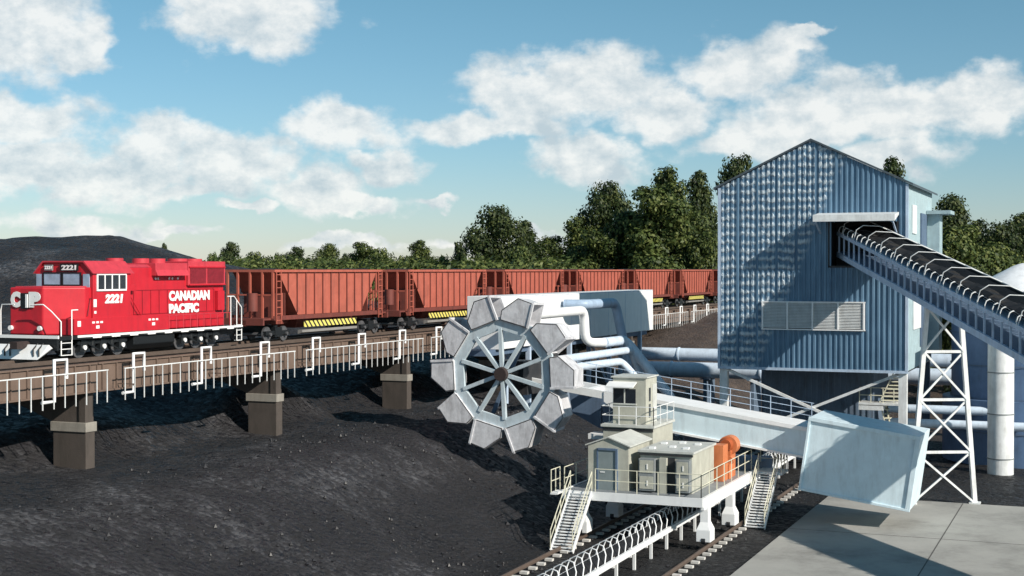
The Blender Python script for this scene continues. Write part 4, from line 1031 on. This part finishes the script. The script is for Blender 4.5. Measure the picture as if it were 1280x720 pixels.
# underframe
m = MB(); m.prism([(-42.75,55.4,9.5),(-42.5,55.4,9.75),(-42.5,55.4,10.17),(-45.6,55.4,10.17),(-45.6,55.4,9.75),(-45.3,55.4,9.5)], (0,3.2,0)); m.build('fuel_tank', M['black'], LO, bevel=.03)
m = MB(); m.box(-45.2,-42.9,50.2,64.3,9.9,10.18); m.build('underframe', M['black'], LO)
for yc in (53.35, 60.9):
    for x in (-42.72,-45.42):
        m = MB()
        m.box(x-.08,x+.08,yc-1.75,yc+1.75,9.92,10.08)
        for k in (-1.35,0,1.35): m.hexa([(x-.14,yc+k-.3,9.62),(x+.14,yc+k-.3,9.62),(x+.14,yc+k+.3,9.62),(x-.14,yc+k+.3,9.62),(x-.1,yc+k-.18,10.12),(x+.1,yc+k-.18,10.12),(x+.1,yc+k+.18,10.12),(x-.1,yc+k+.18,10.12)])
        for k in (-.68,.68): m.tube([(x,yc+k,9.72),(x,yc+k,10.1)], .13, 10); m.bar((x+.1,yc+k-.4,9.95),(x+.1,yc+k+.4,9.6),.06)
        tk_ = m.build('truck_frame', M['black'], LO)
    for k in (-1.35,0,1.35):
        m = MB(); wheelset(m, -43.02, yc+k, 9.8, .5); wheelset(m, -45.1, yc+k, 9.8, .5); m.tube([(-45.1,yc+k,9.8),(-42.9,yc+k,9.8)], .09, 10); m.build('wheelset', M['wheel'], tk_)
        MB().tube([(-42.6,yc+k,9.78),(-42.53,yc+k,9.78)], .11, 12).build('axle_cap', M['letter'], tk_)

# ------------------------------------------------------------------ trees
LM = [leaf_mat('foliage', (.012,.024,.008), (.052,.080,.020), (.18,.20,.055)),
      leaf_mat('foliage_dark', (.010,.022,.010), (.036,.058,.018), (.12,.14,.045)),
      leaf_mat('foliage_pale', (.022,.038,.012), (.08,.115,.030), (.20,.22,.07))]
def make_crown(seed, H, Rm, n, leaf, shape='tall'):
    rnd = random.Random(seed); blobs = []
    nb = 20 if shape == 'tall' else 9
    for i in range(nb):
        t = (i+.5)/nb
        if shape == 'tall':
            env = Rm*(.55+.62*math.sin(math.pi*min(1, t*.80+.12)))*(.8 if t > .9 else 1)
        else: env = Rm*(.9*math.sin(math.pi*(t*.7+.25)))
        a = rnd.uniform(0, 6.28); d = env*rnd.uniform(.25, .8)*(.6 if t > .85 else 1)
        r_ = env*rnd.uniform(.34,.60)+.25
        blobs.append((Vector((d*math.cos(a), d*math.sin(a), min(H*(.08+.90*t), H-r_*.9))), r_))
    if shape == 'tall':
        for i in range(8): 
            z = H*(.15+.75*i/8); blobs.append((Vector((rnd.uniform(-.3,.3),rnd.uniform(-.3,.3),z)), Rm*.55*(1-.35*i/8)))
    m = MB(); vs_ = m.v; tot = sum(r_**2 for _, r_ in blobs)
    for c, r_ in blobs:
        k = int(n*r_**2/tot)
        for _ in range(k):
            d = Vector((rnd.gauss(0,1), rnd.gauss(0,1), rnd.gauss(0,1))).normalized()
            q = c + Vector((d.x, d.y, d.z*.85))*r_*(rnd.random()**.33)*rnd.uniform(.82,1.12)
            if q.z < .1: continue
            nn = (d + Vector((rnd.uniform(-1,1),rnd.uniform(-1,1),rnd.uniform(-.4,1)))*.8).normalized()
            a = nn.orthogonal().normalized(); a.rotate(Matrix.Rotation(rnd.uniform(0,6.28), 3, nn)); b_ = nn.cross(a)
            s = leaf*rnd.uniform(.6,1.3); s2 = s*rnd.uniform(.45,.8)
            o = len(vs_); vs_ += [q-a*s, q-b_*s2, q+a*s, q+b_*s2]; m.f.append([o,o+1,o+2,o+3]); m.s.append(False)
    return m, blobs
def make_tree(seed, H, Rm, n, leaf, shape, lm):
    o = empty('tree', (0,0,0), 'x', 'tree'); m, blobs = make_crown(seed, H, Rm, n, leaf, shape)
    m.build('crown', lm, o)
    t = MB(); t.tube([(0,0,-1.0),(0.1,0,H*.3),(-.1,.1,H*.6),(0,0,H*.9)], [Rm*.09,Rm*.07,Rm*.05,.03], 8)
    for c, r_ in blobs[::2]: t.tube([(0,0,max(.3,c.z*.65)),tuple(c*.6+Vector((0,0,c.z*.35))),tuple(c)], [Rm*.035,Rm*.025,.02], 5)
    t.build('trunk', M['bark'], o); return o
PROTO = {}
for k_, (H_, R_, n_, lf, sh) in dict(tallA=(14,3.3,11000,.26,'tall'), tallB=(14,3.6,11000,.26,'tall'), tallC=(14,2.9,9000,.26,'tall'), bushA=(6,3.6,4500,.24,'bush'), bushB=(6,4.0,4500,.24,'bush')).items():
    for li, lm in enumerate(LM):
        PROTO[k_+str(li)] = None
BASE = {}
def tree(kind, li, px, ytop, wpx, b, zg, lab, grp=None, name='tree', cat='tree'):
    H_, R_, n_, lf, sh, seed = dict(tallA=(14,3.3,17000,.20,'tall',1), tallB=(14,3.6,17000,.20,'tall',2), tallC=(14,2.9,14000,.20,'tall',5), bushA=(6,3.6,6500,.19,'bush',3), bushB=(6,4.0,6500,.19,'bush',4))[kind]
    key = kind+str(li)
    if key not in BASE:
        if kind in BASE:          # same shapes with another leaf colour
            src = BASE[kind]; o = src.copy(); col.objects.link(o)
            for ch in kids(src):
                c = ch.copy(); 
                if ch.name.startswith('crown'): c.data = ch.data.copy(); c.data.materials.clear(); c.data.materials.append(LM[li])
                col.objects.link(c); c.parent = o
        else: o = make_tree(seed, H_, R_, n_, lf, sh, LM[li]); BASE[kind] = o
        BASE[key] = o
    else:
        o = copy_tree(BASE[key])
    if 560 < px < 1000: b = max(b*1.12, 1928*58/(1385-px)*(b/160))
    a = (px-640)/1778*b; x = a*CY-b*SY; y = a*SY+b*CY
    ztop = 13.3 + (337-ytop)/1778*b; h = ztop-zg
    wid = wpx*1.18/1778*b/2
    o.location = (x, y, zg); o.scale = (wid/R_, wid/R_, h/(H_*1.0)); o.rotation_euler = (0, 0, (px*1.7+ytop) % 6.28)
    o.name = name; tag(o, lab, cat, grp); return o
BK = 'trees behind the train'
tree('tallA', 1, 287, 301, 26, 230, 7.0, 'small dark tree standing highest just right of the coal mound', BK)
tree('bushA', 2, 268, 314, 26, 225, 7.0, 'low bright tree at the right foot of the coal mound', BK)
tree('bushB', 0, 322, 313, 44, 240, 7.0, 'low rounded tree above the front of the first hopper car', BK)
tree('tallC', 1, 372, 307, 26, 245, 7.0, 'thin dark tree above the middle of the first hopper car', BK)
tree('bushA', 0, 347, 315, 34, 232, 7.0, 'rounded bush left of the thin dark tree above the first hopper car', BK)
tree('tallB', 0, 411, 303, 28, 245, 7.0, 'narrow tree above the right half of the first hopper car', BK)
tree('tallA', 0, 452, 301, 34, 240, 7.0, 'broad tree above the gap between the first two hopper cars', BK)
tree('bushB', 2, 480, 308, 40, 232, 7.0, 'pale broad bush above the front of the second hopper car', BK)
tree('bushA', 1, 432, 316, 36, 225, 7.0, 'dark low bush left of the broad tree above the first car gap', BK)
tree('tallC', 0, 527, 299, 34, 235, 7.0, 'pointed tree alone above the second hopper car', BK)
tree('bushB', 0, 502, 318, 40, 222, 7.0, 'low bush left of the pointed tree above the second hopper car', BK)
tree('bushB', 1, 571, 300, 40, 215, 7.0, 'dark domed tree above the right end of the second hopper car', BK)
tree('bushA', 2, 552, 317, 34, 205, 7.0, 'bright low bush between the pointed tree and the dark domed tree', BK)
tree('tallB', 1, 618, 254, 52, 175, 7.0, 'first tall tree from the left, dark and upright above the bucket wheel', BK)
tree('bushA', 2, 598, 316, 40, 165, 7.0, 'bright green bush in front of the first tall tree, above the wheel', BK)
tree('tallC', 1, 660, 274, 40, 185, 7.0, 'slender dark tree right of the first tall tree', BK)
tree('bushB', 2, 655, 305, 60, 165, 7.0, 'wide pale bush in front of the slender dark tree', BK)
tree('tallA', 0, 692, 293, 46, 172, 7.0, 'medium tree filling the dip above the third hopper car', BK)
tree('tallC', 0, 722, 268, 42, 170, 7.0, 'upright tree left of the tall group, above the fourth hopper car', BK)
tree('tallB', 1, 757, 224, 50, 172, 7.0, 'tall dark tree with a rounded top at the left of the tall group', BK)
tree('tallA', 0, 742, 285, 52, 155, 7.0, 'leafy lower tree in front of the tall dark tree with the rounded top', BK)
tree('tallA', 2, 815, 230, 76, 140, 7.0, 'largest brightest tree, full crowned, in the middle of the tall group', BK)
tree('tallC', 0, 828, 206, 58, 162, 7.0, 'tallest tree top rising behind the largest bright tree', BK)
tree('tallB', 1, 785, 262, 44, 150, 7.0, 'dark tree wedged left of the largest bright tree', BK)
tree('tallC', 1, 878, 211, 46, 158, 7.0, 'dark narrow tree beside the left wall of the blue building', BK)
tree('tallB', 0, 862, 262, 54, 150, 7.0, 'leafy tree between the largest bright tree and the blue building', BK)
tree('bushA', 0, 880, 300, 50, 142, 8.0, 'low tree at the foot of the narrow one beside the blue building', BK)
tree('bushB', 1, 715, 312, 70, 158, 7.0, 'dark wide bush above the fourth hopper car', BK)
RT = 'trees behind the blue building'
tree('tallA', 1, 926, 190, 48, 165, 6.0, 'dark treetop showing over the left roof slope of the blue building', RT)
tree('tallC', 1, 1121, 194, 56, 160, 6.0, 'dark treetop showing over the right roof slope of the blue building', RT)
tree('tallB', 1, 1190, 240, 60, 160, 4.0, 'dark tall tree just right of the blue building', RT)
tree('tallA', 2, 1203, 278, 74, 142, 3.0, 'bright full tree in front of the dark tall one, right of the blue building', RT)
tree('tallC', 1, 1222, 272, 50, 175, 4.0, 'dark tree between the bright full tree and the silo roof', RT)
tree('tallB', 1, 1252, 275, 56, 170, 4.0, 'dark broad tree above the silo roof', RT)
tree('tallA', 1, 1282, 264, 56, 180, 4.0, 'dark tree cut by the right edge of the photo', RT)
tree('tallA', 0, 1170, 300, 60, 150, 3.0, 'shaded tree close behind the right wall of the blue building', RT)
tree('tallB', 0, 1240, 300, 70, 150, 3.0, 'leafy tree standing low behind the sloping conveyor', RT)
tree('tallC', 1, 1310, 255, 60, 170, 4.0, 'dark tree beyond the right edge of the silo', RT)
tree('tallA', 1, 1215, 330, 60, 135, 1.0, 'dark low tree between the trestle and the silo', RT)
tree('bushB', 0, 1140, 330, 70, 150, 2.0, 'low bush behind the blue building', RT)
tree('bushA', 1, 205, 303, 11, 124, 14.0, 'tiny shrub growing on the crest of the coal mound', None, 'shrub', 'shrub')
# scrub belt along the line: nobody could count it
sm_ = MB(); rnd = random.Random(11)
for i in range(430):
    px = rnd.uniform(255, 900) if i < 360 else rnd.uniform(1140, 1330); b = rnd.uniform(150, 250) if px < 560 else (max(1.15, rnd.uniform(1.1,1.5))*1928*50/(1385-px) if px < 1000 else rnd.uniform(136, 170))
    a = (px-640)/1778*b; x = a*CY-b*SY; y = a*SY+b*CY
    zt = 13.3+(337-rnd.uniform(318, 334))/1778*b; r_ = rnd.uniform(1.2, 2.4)
    for k in range(150):
        d = Vector((rnd.gauss(0,1), rnd.gauss(0,1), rnd.gauss(0,1))).normalized()*r_*rnd.uniform(.55,1.05)
        q = Vector((x, y, zt-r_))+d
        if k % 3 == 0: q.z -= rnd.uniform(0, 4)
        nn = (d.normalized()+Vector((rnd.uniform(-1,1),rnd.uniform(-1,1),rnd.uniform(-.3,1)))).normalized(); a_ = nn.orthogonal().normalized(); b_ = nn.cross(a_); s = .27*rnd.uniform(.6,1.3)
        o = len(sm_.v); sm_.v += [q-a_*s, q-b_*s*.6, q+a_*s, q+b_*s*.6]; sm_.f.append([o,o+1,o+2,o+3]); sm_.s.append(False)
tag(sm_.build('scrub', LM[2]), 'belt of mixed low scrub and undergrowth below the trees behind the train', 'undergrowth', None, 'stuff')
# the whole locomotive sits a little nearer the end of the line
LO.location.y -= .3

# loose lumps of coal lying on the slope and along the yard
lm_ = MB(); rnd = random.Random(5)
for i in range(5200):
    x = rnd.uniform(-40, -24) if i % 5 else rnd.uniform(-24, -15.2); y = rnd.uniform(42, 88)
    if abs(x+19.8) < .9 or abs(x+17.4) < .3 or abs(x+23.7) < .3: continue
    if noise.noise(Vector((x*.18, y*.18, 30))) < rnd.uniform(-.35, .45): continue
    r_ = .03+.10*rnd.random()**3
    z = height(x, y)+r_*.3; q = [Vector((x, y, z)) + Vector(d)*r_*rnd.uniform(.6,1.3) for d in ((1,0,0),(0,1,0),(-1,0,0),(0,-1,0),(0,0,.9),(0,0,-.7))]
    o = len(lm_.v); lm_.v += q
    for f in ((0,1,4),(1,2,4),(2,3,4),(3,0,4),(1,0,5),(2,1,5),(3,2,5),(0,3,5)): lm_.f.append([a+o for a in f]); lm_.s.append(False)
tag(lm_.build('coal_lumps', mat('loose_coal', (.020,.020,.024), .45, var=.5, scale=3)), 'loose lumps of coal scattered over the dark slope and yard', 'coal', None, 'stuff')
